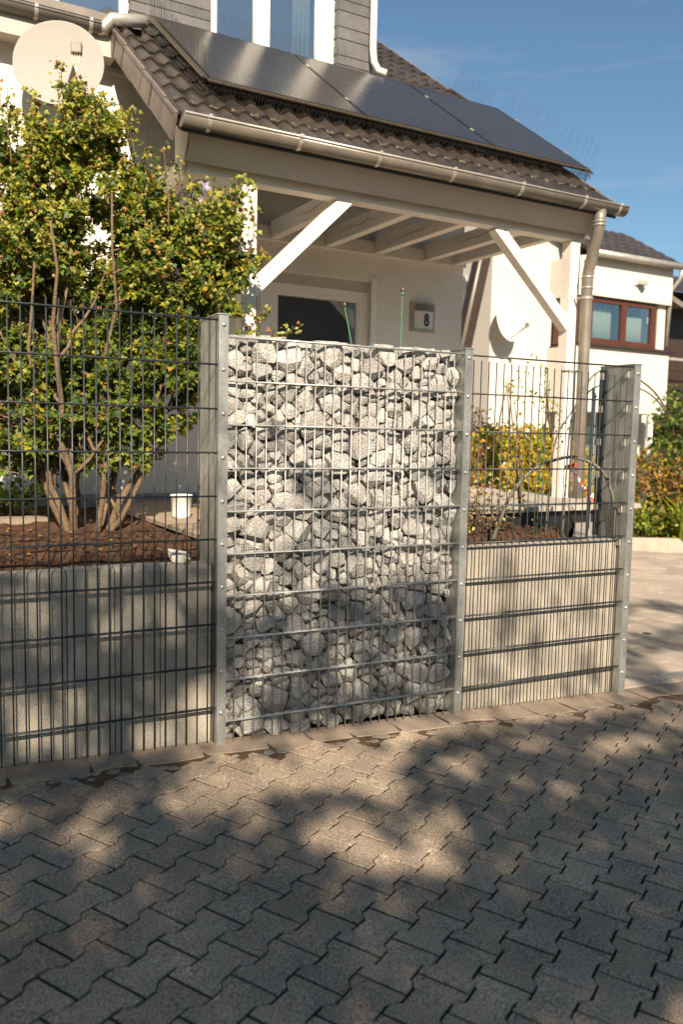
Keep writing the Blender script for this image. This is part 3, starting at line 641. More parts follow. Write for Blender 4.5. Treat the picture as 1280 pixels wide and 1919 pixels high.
# satellite dish on the house wall
sdh = thing('satellite_dish', 'large cream satellite dish on the house wall above the shrub', 'satellite dish', (0, 0, 0), HA)
def dish(parent, c, rx, rz, depth, nrm, m):
    nrm = Vector(nrm).normalized(); ax = Vector((0, 0, 1)).cross(nrm).normalized(); az = nrm.cross(ax); b = MB(); V = []; F = []; n = 40
    for (f, dd) in ((.02, 0), (.35, .12), (.7, .49), (.97, .94), (1, 1.0), (1.012, .96), (1.0, .9), (.7, .42), (.02, -.08)):
        for k in range(n):
            a = 2 * math.pi * k / n; V.append(Vector(c) + ax * rx * f * math.cos(a) + az * rz * f * math.sin(a) + nrm * depth * dd)
    for i in range(8):
        for k in range(n): F.append((i * n + k, i * n + (k + 1) % n, (i + 1) * n + (k + 1) % n, (i + 1) * n + k))
    F.append(tuple(range(n))); b.add(V, F); return b.build('reflector', m, parent, True), ax, az, nrm
dc = Vector((-.17, 3.13, 4.165)); dn = (-.35, -.92, .22)
_, ax, az, nn = dish(sdh, dc, .325, .335, .05, dn, 'dish')
lnb = dc + nn * .30 - az * .07 + ax * .17; foot = dc - az * .33 + nn * .07 + ax * .05
MB().bar(foot, lnb - az * .10, (0, -1, 0), .035, .03).build('arm', 'greyplastic', sdh)
MB().bar(lnb - az * .03, lnb + az * .055, nn, .075, .05).build('receiver', 'greyplastic', sdh, bevel=.006)
for k in range(4): MB().tube([lnb - az * .03 + ax * (-.024 + .016 * k), lnb - az * .08 + ax * (-.03 + .018 * k) + nn * .012, lnb - az * .14 + ax * (-.005 + .004 * k), lnb - az * .18 + ax * .003], .0038, 6).build('cable', 'cable', sdh, True)
MB().bar(dc - nn * .02, Vector((-.14, W - .01, 4.12)), (0, 0, 1), .05, .05).box(-.2, -.08, W - .012, W, 4.0, 4.24).build('wall_mount', 'greyplastic', sdh)

# ---------------------------------------------------------------- neighbouring house
NB = thing('house', 'cream rendered neighbour house with brown bay window across the driveway', 'house', (0, 0, 0), HA)
MB().prism([(7.80, -.3), (11.9, -.3), (11.9, 4.3), (10.5, 4.55), (7.80, 5.5)], (0, 7.8, 0), (1, 0, 0), (0, 0, 1), (0, .3, 0)).build('wall', 'nbwall', NB)
MB().box(7.80, 8.05, 8.1, 14, -.3, 5.4).build('side_wall', 'nbwall', NB)
MB().box(7.70, 7.80, 8.5, 9.1, 3.0, 4.3).build('side_shutter', 'nbshade', NB)
MB().prism([(7.6, 5.62), (12.2, 4.02), (12.2, 4.12), (7.6, 5.74)], (0, 7.45, 0), (1, 0, 0), (0, 0, 1), (0, 3, 0)).build('gable_roof', 'zinc', NB)
# bay
by_ = link('bay', None, NB)
b = MB(); b.prism([(9.28, 7.0), (11.33, 7.0), (11.33, 7.8), (9.1, 7.8), (9.1, 7.15)], (0, 0, 3.93), (1, 0, 0), (0, 1, 0), (0, 0, .66)); b.build('bay_wall', 'nbwall', by_)
b = MB(); b.prism([(9.30, 7.0), (11.33, 7.0), (11.33, 7.8), (9.1, 7.8), (9.1, 7.15)], (0, 0, 1.95), (1, 0, 0), (0, 1, 0), (0, 0, 1.12)); b.build('bay_wall', 'nbwall', by_)
MB().box(9.15, 11.45, 6.92, 7.8, 3.071, 3.11).build('bay_sill', 'browndark', by_)
MB().box(11.1, 11.3, 7.1, 7.3, 3.111, 3.929).build('bay_pier', 'nbwall', by_)
wo = link('window', None, by_)
b = MB(); x0, x1, z0, z1 = 9.30, 11.02, 3.13, 3.925
for q in (x0, 10.13, x1 - .13): b.box(q, q + .13, 7.06, 7.13, z0, z1)
b.box(x0 + .13, 10.13, 7.062, 7.128, z0, z0 + .09); b.box(10.26, x1 - .13, 7.062, 7.128, z0, z0 + .09); b.box(x0 + .13, 10.13, 7.062, 7.128, z1 - .09, z1); b.box(10.26, x1 - .13, 7.062, 7.128, z1 - .09, z1)
b.box(9.14, 9.28, 7.14, 7.7, z0, z1)
b.build('window_frame', 'brownframe', wo)
MB().box(x0 + .13, 10.13, 7.09, 7.098, z0 + .09, z1 - .09).build('pane', 'glassdark', wo); MB().box(10.26, x1 - .13, 7.09, 7.098, z0 + .09, z1 - .09).build('pane', 'glassdark', wo)
b = MB()
for (xa, xb) in ((9.45, 10.1), (10.28, 10.88)):
    n = 12
    for k in range(n): b.tube([(xa + (xb - xa) * k / n, 7.25 + .02 * (k % 2), z0), (xa + (xb - xa) * k / n, 7.25 + .02 * (k % 2), z1 - .25 + .1 * (xa < 10))], .032, 8)
b.build('curtain', 'curtain', wo, True)
MB().box(9.2, 11.2, 7.6, 7.62, 3.1, 3.95).build('room_backdrop', 'interior', wo)
# bay roof with tiles
br = link('bay_roof', None, by_, mw=Matrix.Translation((9.18, 6.88, 4.62)) @ Matrix.Rotation(rad(30), 4, 'X'))
MB().box(0, 2.3, 0, 1.7, -.03, 0).build('roof_deck', 'browndark', br)
ntm = MB(); V = []; n = 9
for yy in (0, .3):
    for i in range(n): V.append((.23 * i / (n - 1), yy, .028 * math.sin(math.pi * i / (n - 1)) + (.02 if yy == 0 else .0)))
for i in range(n): V.append((.23 * i / (n - 1), 0, 0))
ntm.add(V, [(i, i + 1, n + i + 1, n + i) for i in range(n - 1)] + [(2 * n + i, 2 * n + i + 1, i + 1, i) for i in range(n - 1)]); ntm = ntm.mesh('roof_tile', 'nbtile', True)
for r in range(6):
    for c in range(10): link('roof_tile', ntm, br, (.23 * c, .28 * r - .02, .002))
b = MB(); b.tube([(9.12, 6.85, 4.60), (11.42, 6.85, 4.60)], .06, 10); b.build('gutter', 'zinclt', by_, True)
MB().tube([(11.38, 6.85, 4.58), (11.4, 6.9, 4.4), (11.36, 7.05, 4.2), (11.36, 7.1, 3.2)], .035, 8).build('downpipe', 'zinclt', by_, True)
MB().box(11.2, 11.66, 7.9, 8.0, -.3, 1.95).build('entrance_shade_panel', 'browndark', NB); MB().box(11.55, 11.66, 7.55, 7.62, -.3, 1.949).build('entrance_post', 'pvc', NB)  # flat dark panel paints in the shade of the entrance recess
MB().box(9.5, 11.2, 7.70, 7.79, .6, 1.7).build('ground_window', 'glassdark', NB)
bt = thing('timber_building', 'dark brown timber balcony building behind the bay window', 'building', (0, 0, 0), HA)
b = MB(); b.box(12.2, 16, 8.6, 9, -.4, 4.6); b.build('wall', 'browndark', bt)
for k in range(7): MB().box(11.95, 16, 8.0, 8.04, 1.75 + .19 * k, 1.90 + .19 * k).build('balcony_board', 'browndark', bt)
MB().box(11.9, 16, 7.98, 8.06, 3.09, 3.14).build('handrail', 'zinclt', bt)
MB().prism([(7.6, 4.35), (10, 5.2), (10, 5.3), (7.6, 4.45)], (11.6, 0, 0), (0, 1, 0), (0, 0, 1), (5, 0, 0)).build('roof', 'nbtile', bt)
wb = thing('house', 'bright white gable behind the dark sloping roof edge', 'house', (0, 0, 0), HA)
MB().prism([(5.0, -.3), (8.6, -.3), (8.6, 4.2), (7.9, 4.3), (5.0, 3.0)], (0, 11.5, 0), (1, 0, 0), (0, 0, 1), (0, .3, 0)).build('wall', 'nbwall', wb)
MB().bar((4.9, 11.4, 3.02), (8.0, 11.4, 4.42), (0, 0, 1), .3, .1).build('roof_edge', 'zinclt', wb)
ve = thing('roof_verge', 'steep dark brown roof verge beam beside the porch corner', 'roof edge', (0, 0, 0), HA)
MB().bar((6.35, 6.9, 2.0), (7.12, 6.9, 5.4), (0, -1, 0), .17, .22).build('verge_board', 'browndark', ve)
MB().tube([(6.27, 6.82, 2.0), (7.04, 6.82, 5.4)], .035, 8).build('verge_pipe', 'zinc', ve, True)
d2 = thing('satellite_dish', 'white satellite dish on the cream neighbour wall', 'satellite dish', (0, 0, 0), HA)
_, ax, az, nn = dish(d2, (7.95, 7.55, 3.42), .29, .35, .05, (.12, -.96, .2), 'potwhite')
MB().bar(Vector((7.95, 7.55, 3.42)) - az * .3, Vector((7.95, 7.55, 3.42)) - az * .2 + nn * .42, (0, 0, 1), .02, .02).bar(Vector((7.95, 7.55, 3.42)) - az * .22 + nn * .42, Vector((7.95, 7.55, 3.42)) - az * .15 + nn * .42, (0, 1, 0), .05, .05).build('arm', 'zinc', d2)
MB().bar((7.95, 7.57, 3.4), (7.97, 7.79, 3.38), (0, 0, 1), .04, .04).build('wall_mount', 'zinc', d2)
fl_ = thing('floodlight', 'small floodlight above the brown bay window', 'lamp', (0, 0, 0), HA)
MB().bar((10.42, 6.99, 4.25), (10.52, 6.86, 4.22), (0, 0, 1), .13, .07).build('housing', 'zinclt', fl_); MB().box(10.34, 10.42, 6.96, 6.999, 4.2, 4.28).build('mount', 'potwhite', fl_)

# ---------------------------------------------------------------- plants
LOBE = [(0, 0), (.3, .12), (.46, .52), (.2, .52), (0, 1), (-.2, .52), (-.46, .52), (-.3, .12)]
OVAL = [(0, 0), (.24, .3), (.2, .7), (0, 1), (-.2, .7), (-.24, .3)]
def leaf(b, p, d, nrm, s_, mi, shape=LOBE, fold=.3):
    d = d.normalized(); sx = d.cross(nrm)
    if sx.length < 1e-3: sx = d.orthogonal()
    sx.normalize(); up = sx.cross(d)
    b.add([p + sx * (x * s_) + d * (y * s_) + up * (abs(x) * fold * s_ - .12 * y * y * s_) for x, y in shape], [tuple(range(len(shape)))], mi)
def rv(): 
    while True:
        q = Vector((R_(-1, 1), R_(-1, 1), R_(-1, 1)))
        if .05 < q.length < 1: return q.normalized()
def bez(a, m_, c, n): return [a * (1 - t) ** 2 + m_ * 2 * t * (1 - t) + c * t * t for t in [i / n for i in range(n + 1)]]
random.seed(21)
sh = thing('hibiscus_shrub', 'tall flowering shrub with yellowing leaves and buds behind the fence', 'shrub', (-.37, 1.84, .78))
B0 = Vector((-.37, 1.84, .78)); wood = MB(); fo = MB(); bu = MB(); fw = MB()
ELL = [((-.36, 2.02, 2.75), (.56, .45, .84), 130), ((.18, 1.78, 2.42), (.40, .38, .62), 80), ((-.86, 2.2, 2.55), (.5, .45, .86), 90), ((.48, 1.64, 2.6), (.2, .22, .34), 16), ((.0, 1.85, 1.8), (.6, .4, .42), 80), ((-.8, 2.05, 1.65), (.5, .4, .5), 80), ((-.35, 1.75, 1.6), (.5, .3, .35), 50), ((-.3, 2.1, 3.45), (.16, .16, .22), 8)]
stems = []
for k in range(9):
    a = 2 * math.pi * k / 9 + R_(-.25, .25); base = B0 + Vector((.055 * math.cos(a), .05 * math.sin(a), -.1)); top = B0 + Vector((R_(.3, .9) * math.cos(a), .42 * math.sin(a), R_(1.3, 2.4)))
    mid = base * .6 + top * .4 + Vector((.2 * math.cos(a), .1 * math.sin(a), R_(-.25, -.05))); pts = bez(base, mid, top, 9)
    pts = [p + rv() * .028 * (i > 0) for i, p in enumerate(pts)]; r0 = R_(.018, .038)
    wood.tube(pts, [r0 * (1 - .75 * i / 9) for i in range(10)], 8); stems.append(pts)
for k in range(26):
    st0 = random.choice(stems[:9]); a = st0[random.randrange(2, 7)]; c, r, n = random.choice(ELL[:3]); q = rv() * .6; e = Vector((c[0] + q.x * r[0], c[1] + q.y * r[1], c[2] + q.z * r[2]))
    if e.z < a.z + .2: continue
    pts = [p + rv() * .016 * (i > 0) for i, p in enumerate(bez(a, a.lerp(e, .5) + Vector((0, 0, -.12)), e, 9))]; wood.tube(pts, [.013 * (1 - .8 * i / 9) for i in range(10)], 6); stems.append(pts)
def bud(b, p, d, s_, mi):
    d = d.normalized(); u = d.orthogonal().normalized(); w_ = d.cross(u); V = []; F = []
    for (f, r) in ((0, .25), (.35, .5), (.75, .32)):
        for k in range(5): V.append(p + d * f * s_ + (u * math.cos(k * 1.257) + w_ * math.sin(k * 1.257)) * r * s_)
    V.append(p + d * s_ * 1.15)
    for i in range(2):
        for k in range(5): F.append((i * 5 + k, i * 5 + (k + 1) % 5, i * 5 + 5 + (k + 1) % 5, i * 5 + 5 + k))
    for k in range(5): F.append((10 + k, 10 + (k + 1) % 5, 15))
    b.add(V, F, mi)
def twig(a, c, r0, n_leaf, smin, smax, topf):
    sag = (c - a).length * .18; m_ = (a + c) / 2 + Vector((R_(-.06, .06), R_(-.06, .06), -sag * .4)); pts = bez(a, m_, c, 6); pts = [p + rv() * .008 for p in pts]
    wood.tube(pts, [r0 * (1 - .8 * i / 6) + .0012 for i in range(7)], 5)
    for k in range(n_leaf):
        t = R_(.30, 1) ** .8; i = min(int(t * 6), 5); p = pts[i].lerp(pts[i + 1], t * 6 - i); side = rv(); side.z = side.z * .6 + .1
        p = p + side * R_(.01, .06); hgt = (p.z - 1.5) / 2.
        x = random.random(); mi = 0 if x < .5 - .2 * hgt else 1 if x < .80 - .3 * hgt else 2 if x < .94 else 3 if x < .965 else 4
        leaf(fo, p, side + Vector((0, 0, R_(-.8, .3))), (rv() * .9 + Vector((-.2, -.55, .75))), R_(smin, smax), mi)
    if topf > 0:
        e = pts[-1]; dd = (pts[-1] - pts[-3]).normalized() + Vector((0, 0, .5))
        for k in range(random.choice((3, 4, 6, 7))): bud(bu, e + rv() * R_(.0, .04) - dd * R_(0, .10), dd + rv() * .7, R_(.02, .032), 0 if random.random() < .8 else 1)
for (c, r, n) in ELL:
    for k in range(n):
        q = rv() * R_(.35, 1) ** .5; p = Vector((c[0] + q.x * r[0], c[1] + q.y * r[1], c[2] + q.z * r[2]))
        kk = random.sample(range(30, 100), 22); best = min((s_[k_ // 11].lerp(s_[min(k_ // 11 + 1, 9)], (k_ % 11) / 11) for s_ in stems for k_ in kk), key=lambda s_: (s_ - p).length + max(0, s_.z - p.z + .15) * 3)
        low = p.z < 1.75
        best = best + rv() * .02; twig(best, p, .0055, (52 if low else 105), .028, .06 if low else .056, (p.z > 2.3) * 1)
        if not low:
            for j in range(2):
                a = best.lerp(p, R_(.5, .8)); e = p + rv() * R_(.08, .2) + Vector((0, 0, .06)); twig(a, e, .003, 40, .022, .046, (e.z > 2.3) * 1)
for k in range(46):                                            # long upright shoots over the crown
    c, r, n = random.choice(ELL[:4]); a = R_(-1, 1); x_ = c[0] + a * r[0] * .9; y_ = c[1] + R_(-.7, .7) * r[1]; zt = c[2] + r[2] * math.sqrt(max(.05, 1 - a * a * .8))
    twig(Vector((x_ * .9 + c[0] * .1, y_, zt - .3)), Vector((x_ + R_(-.08, .08), y_, zt + R_(.02, .2))), .004, 22, .024, .045, 1)
for e in ((.93, 1.35, 2.18), (.84, 1.42, 2.14), (.72, 1.4, 2.28), (.62, 1.45, 2.12)): twig(Vector((.30, 1.65, 1.9)), Vector(e), .004, 20, .025, .045, 1); twig(Vector((.5, 1.55, 2.0)), Vector(e) + Vector((-.05, .02, -.03)), .003, 14, .025, .045, 1)
wood.build('trunk', 'bark', sh, True).matrix_parent_inverse = Matrix.Translation((.37, -1.84, -.78))
for o in (fo.leafraw('crown', ['leafA', 'leafB', 'leafC', 'leafY', 'leafO'], sh), bu.leafraw('bud', ['bud', 'leafO'], sh)): o.matrix_parent_inverse = Matrix.Translation((.37, -1.84, -.78)); o['kind'] = 'stuff'
for c in ((.345, 1.62, 3.02), (-.32, 2.0, 3.62), (.28, 1.5, 2.9)):
    b = MB()
    for k in range(5):
        a = k * 1.257; d = Vector((math.cos(a) * .8 + .3, -.5 + .3 * math.sin(a), math.sin(a) * .8)); leaf(b, Vector(c), d, Vector((.3, -1, .2)), .045 if c[0] > .3 else .028, 0, OVAL, .2)
    o = b.leafraw('flower', ['lilac'], sh); o.matrix_parent_inverse = Matrix.Translation((.37, -1.84, -.78))
def bush(name, label, cat, boxes, n, mats, wts, smin, smax, shape=OVAL, stemm='bark', group=None, nst=7):
    t = thing(name, label, cat, boxes[0][0], 0, group); off = Matrix.Translation(-Vector(boxes[0][0])); b = MB(); wd = MB(); tot = sum(x[1][0] * x[1][1] * x[1][2] for x in boxes)
    for (c, r) in boxes:
        m_ = int(n * r[0] * r[1] * r[2] / tot)
        for k in range(m_):
            q = rv() * R_(.15, 1) ** .4; q = Vector([max(-1, min(1, v_ * 1.08)) for v_ in q]); p = Vector((c[0] + q.x * r[0], c[1] + q.y * r[1], c[2] + q.z * r[2])); p += Vector((noise.noise(p * 5), noise.noise(p * 5 + Vector((9, 0, 0))), noise.noise(p * 5 + Vector((0, 9, 0))))) * .16
            leaf(b, p, rv() + Vector((0, 0, .2)), rv() + Vector((-.2, -.6, .7)), R_(smin, smax), random.choices(range(len(mats)), wts)[0], shape)
        for k in range(nst):
            a = Vector((c[0] + R_(-.5, .5) * r[0], c[1] + R_(-.4, .4) * r[1], c[2] - r[2])); e = Vector((c[0] + R_(-.9, .9) * r[0], c[1] + R_(-.7, .7) * r[1], c[2] + r[2] * R_(.3, .9))); wd.tube(bez(a, (a + e) / 2 + rv() * .05, e, 4), [.008, .007, .005, .004, .002], 5)
    o = b.leafraw('foliage', mats, t); o.matrix_parent_inverse = off; o['kind'] = 'stuff'
    o = wd.build('stem', stemm, t, True); o.matrix_parent_inverse = off; o['kind'] = 'stuff'
    return t
bush('hedge', 'yellow and lime autumn hedge behind the porch floor', 'hedge', [((5.1, 4.45, .95), (.7, .42, .62)), ((5.95, 4.75, .9), (.6, .42, .6)), ((4.5, 4.3, .95), (.42, .3, .6)), ((5.55, 4.6, 1.2), (.3, .25, .35))], 11000, ['lime', 'gold', 'leafA', 'leafY'], (3.2, 5, 2, 1.5), .05, .10)
bush('sapling', 'thin young shrub with small yellow leaves against the cream wall', 'shrub', [((2.2, .62, 1.5), (.17, .12, .52)), ((2.08, .66, 1.62), (.14, .1, .25)), ((2.32, .6, 1.68), (.12, .1, .2))], 230, ['leafC', 'leafY', 'leafA'], (3, 1.2, 1), .02, .036, nst=2)
bush('dry_perennial', 'dry silvery perennial beside the arched hose in the bed', 'plant', [((1.95, .75, .98), (.22, .2, .14))], 500, ['leafO', 'bud'], (1, 1.4), .02, .045)
bush('hydrangea', 'faded orange flower head beside the gabion post', 'plant', [((4.0, 3.75, 1.66), (.12, .1, .12)), ((4.05, 3.8, 1.2), (.15, .12, .35))], 420, ['leafO', 'leafA'], (2, 1), .035, .06)
bush('hedge', 'rusty brown hornbeam hedge along the driveway', 'hedge', [((9.35, 6.35, .62), (.5, .35, .66)), ((10.15, 6.0, .6), (.6, .4, .68))], 6500, ['rust', 'leafO', 'gold', 'leafB', 'leafA'], (4, 2, .9, 2, 1.5), .05, .10)
bush('garden_tree', 'green leafy shrub beside the timber building', 'shrub', [((10.25, 6.6, 1.55), (.4, .35, .75)), ((10.75, 6.3, 1.8), (.45, .4, .8))], 2200, ['leafA', 'leafB', 'leafC'], (3, 4, 1), .07, .13)
bush('ground_cover', 'low green leafy plants in front of the brown hedge', 'plant', [((8.9, 5.95, .18), (.3, .25, .28)), ((9.45, 5.65, .12), (.4, .25, .26))], 1100, ['leafA', 'leafC', 'leafB'], (3, 2, 2), .06, .12)
bush('bed_plants', 'small green plants at the foot of the house wall', 'plant', [((-.75, 2.9, .98), (.4, .2, .16)), ((.35, 1.15, 1.0), (.1, .1, .2))], 420, ['leafA', 'leafB', 'leafC'], (3, 3, 1), .05, .09)
ir = thing('iris_clump', 'clump of long upright sword leaves by the driveway', 'plant', (9.28, 5.45, -.06))
b = MB()
for k in range(34):
    a = R_(0, 6.28); sp = R_(.1, .45); hgt = R_(.45, .85); p0 = Vector((9.28 + R_(-.12, .12), 5.45 + R_(-.1, .1), -.06)); p1 = p0 + Vector((sp * .4 * math.cos(a), sp * .4 * math.sin(a), hgt * .7)); p2 = p0 + Vector((sp * 1.2 * math.cos(a), sp * 1.2 * math.sin(a), hgt)); sx = Vector((-math.sin(a), math.cos(a), 0)) * .02
    b.add([p0 - sx, p0 + sx, p1 + sx, p2, p1 - sx], [(0, 1, 2, 4), (4, 2, 3)], k % 2)
o = b.leafraw('blade', ['leafC', 'leafA'], ir); o.matrix_parent_inverse = Matrix.Translation((-9.28, -5.45, .06)); o['kind'] = 'stuff'
tag(MB().prism([(8.5, 5.83), (11, 4.58), (13, 7), (8.6, 7.9)], (0, 0, -.4), (1, 0, 0), (0, 1, 0), (0, 0, .34)).build('planted_border', 'soil'), kind='structure')
MB().prism([(8.42, 5.80), (11, 4.48), (11, 4.575), (8.5, 5.825)], (0, 0, -.4), (1, 0, 0), (0, 1, 0), (0, 0, .37)).build('kerb', 'conc'); tag(bpy.data.objects['kerb'], 'narrow kerb between the driveway and the planted border', 'kerb')

lt = MB()
for k in range(900):
    lf_ = random.random() < .68; x_, y_ = (R_(-2, -.02), R_(.2, 1.9)) if lf_ else (R_(1.35, 2.4), R_(.16, 1.1)); z_ = soilz(x_, y_) + (0 if lf_ else .035); q = R_(.006, .02)
    if k % 5: 
        V = [Vector((x_, y_, z_)) + rv() * q * R_(.8, 1.2) for i in range(4)] ; lt.add([(x_ - q, y_ - q * .8, z_ - .004), (x_ + q, y_ - q, z_ - .004), (x_ + q * .8, y_ + q, z_ - .004), (x_ - q, y_ + q, z_ - .004), (x_ + R_(-.3, .3) * q, y_ + R_(-.3, .3) * q, z_ + q * R_(.5, .9))], [(0, 1, 4), (1, 2, 4), (2, 3, 4), (3, 0, 4)], 0)
    else: leaf(lt, Vector((x_, y_, z_ + .006)), Vector((R_(-1, 1), R_(-1, 1), .1)), Vector((0, 0, 1)) + rv() * .3, R_(.02, .04), random.choice((1, 1, 2)))
tag(lt.leafraw('soil_litter', ['soil', 'leafO', 'leafY']), 'soil crumbs and fallen leaves on the garden beds', 'litter', kind='stuff')
# ---------------------------------------------------------------- small things
def stake(label, a, c, ball=.014, collar=True):
    t = thing('plant_stake', label, 'stake', c, 0, 'plant stakes'); a = Vector(a) - Vector(c)
    MB().tube([(0, 0, 0), a], .0032, 6).build('rod', 'greenrod', t, True)
    MB().lathe([(.0001, -ball), (ball * .7, -ball * .7), (ball, 0), (ball * .7, ball * .7), (.0001, ball)], a + Vector((0, 0, ball * .6)), 12).build('ball', 'ball', t, True)
    if collar: MB().tube([a - Vector((0, 0, .025)), a - Vector((0, 0, .002))], .008, 8).build('collar', 'greenrod', t, True)
stake('leaning thin stake with a bronze ball in front of the terrace door', (.824, .55, 2.185), (1.16, .55, .80), .013, False)
stake('upright green stake with a ball beside the house number lamp', (1.197, .55, 2.30), (1.18, .55, .80))
stake('green stake with a small ball in front of the thin young shrub', (2.23, .50, 1.91), (2.21, .50, .82), .009)
def tubething(name, label, cat, pts, r, m):
    P_ = [Vector(p) for p in pts]; Q = []
    for i in range(len(P_) - 1):
        a, b_, c, d = P_[max(i - 1, 0)], P_[i], P_[i + 1], P_[min(i + 2, len(P_) - 1)]
        for k in range(5):
            t = k / 5; Q.append(.5 * ((2 * b_) + (c - a) * t + (2 * a - 5 * b_ + 4 * c - d) * t * t + (3 * b_ - a - 3 * c + d) * t ** 3))
    Q.append(P_[-1]); tag(MB().tube(Q, r, 8).build(name, m, None, True), label, cat)
tubething('arched_hose', 'arched grey hose hoop over the bed behind the fence', 'hose', [(1.75, .35, .80), (1.757, .35, .866), (1.795, .33, .996), (1.851, .31, 1.141), (1.972, .27, 1.286), (2.162, .21, 1.363), (2.29, .16, 1.343), (2.375, .11, 1.278), (2.42, .08, 1.166), (2.438, .06, 1.039), (2.44, .055, .88)], .0105, 'hose')
tubething('wire_hoop', 'thin wire hoop arching behind the end post', 'hoop', [(2.40, .47, .82), (2.402, .45, 1.499), (2.417, .42, 1.685), (2.479, .4, 1.821), (2.556, .37, 1.907), (2.674, .33, 1.928), (2.812, .28, 1.858), (2.927, .25, 1.777), (2.997, .22, 1.673)], .006, 'hose')
tubething('wire_hoop', 'lower thin wire hoop arching behind the end post', 'hoop', [(2.30, .52, .82), (2.32, .5, 1.4), (2.40, .46, 1.62), (2.55, .41, 1.80), (2.70, .33, 1.83), (2.85, .27, 1.79), (2.95, .24, 1.72), (2.99, .22, 1.665)], .005, 'hose')
tag(MB().lathe([(.0001, -.028), (.02, -.02), (.028, 0), (.02, .02), (.0001, .028)], (2.80, .30, 1.862), 14).build('globe_light', 'potwhite', None, True), 'small white globe behind the end post', 'globe')
tubething('support_ring', 'small wire plant ring beside the end post', 'ring', [(2.44 + .06 * math.cos(a * .5), .5 + .06 * math.sin(a * .5), 1.905) for a in range(13)], .004, 'hose')
tp_ = thing('barrier_tape', 'red and white barrier tape hanging by the porch post', 'tape', (2.744, .80, 1.26))
for k in range(8): MB().add([(.018 * k, -.01 * k, -.028 * k), (.018 * k + .018, -.01 * k - .01, -.028 * k - .028), (.018 * k + .03, -.01 * k - .01, -.028 * k - .014), (.018 * k + .012, -.01 * k, -.028 * k + .014)], [(0, 1, 2, 3)]).build('stripe', 'tapeR' if k % 2 else 'tapeW', tp_)
MB().add([(-.06, 0, .0), (.05, 0, .02), (.05, 0, .05), (-.06, 0, .03)], [(0, 1, 2, 3)]).build('knot', 'tapeR', tp_)
pt = thing('flower_pot', 'white ribbed flower pot on the plank deck', 'pot', (0.285, 1.916, .878))
b = MB(); V = []
MB().lathe([(.0001, .0), (.06, 0), (.063, .02), (.072, .145), (.076, .147), (.076, .16), (.066, .16), (.064, .12), (.0001, .12)], (0, 0, 0), 28).build('pot_body', 'potwhite', pt, True)
MB().lathe([(.0001, .135), (.063, .132)], (0, 0, 0), 16).build('potting_soil', 'soil', pt)
X = cell(0, np.vstack([[0, .12, 0], rs.normal(0, 3, (20, 3)) + 9]), np.full(21, .032), 0); me = stone_mesh(X, .003)
if me:
    me.materials.clear(); me.materials.append(M['whitestone']); tag(link('white_rock', me, None, (-.23, .12, .875)), 'pale rock lying on the block wall beside the gabion post', 'rock')
sp_ = thing('ground_spotlight', 'round spotlight set flush in the driveway', 'lamp', (4.0, 1.2, gz(4, 0)))
MB().lathe([(.0001, .002), (.045, .003), (.055, .004), (.06, .0)], (0, 0, 0), 20).build('ring', 'zinclt', sp_, True); MB().lathe([(.0001, .005), (.038, .0045)], (0, 0, 0), 16).build('lens', 'black', sp_)
dg = thing('drain_grate', 'slotted drain grate at the edge of the driveway', 'drain', (3.08, .14, gz(3, 0) + .004))
MB().box(-.13, .25, -.06, .06, -.01, .002).build('frame', 'black', dg)
for k in range(9): MB().box(-.12 + .04 * k, -.092 + .04 * k, -.055, .055, .0025, .008).build('slat', 'zinclt', dg)
bs = thing('timber_step', 'short timber step lying in the soil behind the shrub', 'step', (-.9, 2.3, .83)); MB().box(-.3, .35, -.09, .09, .0, .04).build('plank', 'deck', bs)

# ---------------------------------------------------------------- street trees behind the camera that dapple the light
LIT = [(.04, -.39, .32, .12), (.36, -.37, .30, .11), (.78, -.33, .06, .03), (.40, -.74, .13, .11), (.68, -.56, .11, .055), (.76, -.80, .10, .09), (.48, -.90, .10, .06), (.70, -1.03, .06, .035), (-.58, -.50, .08, .045), (-.9, -.34, .09, .05), (-.5, -.33, .06, .03),
       (1.32, -.72, .09, .03), (1.12, -.48, .11, .045), (1.78, -.60, .11, .035), (2.1, -.54, .2, .06), (2.5, -.42, .15, .05), (1.52, -.42, .08, .03), (-.14, .2, .05, .17), (-.85, .74, .06, .03), (-.95, .25, .05, .07), (-.42, .12, .035, .08), (-.62, .62, .04, .03)]
DARK = [(.40, 1.16, .12, .14, .62), (.30, .86, .22, .09, .62), (.55, .97, .08, .07, .5), (.66, 1.2, .1, .08, .5), (.13, 1.4, .22, .06, .5), (1.12, 1.33, .12, .12, .55), (1.2, .9, .1, .08, .4), (1.62, .55, .06, .35, .55), (1.82, .3, .08, .3, .4), (2.02, .6, .05, .3, .4), (2.25, .35, .08, .25, .35), (1.45, .15, .1, .2, .4)]
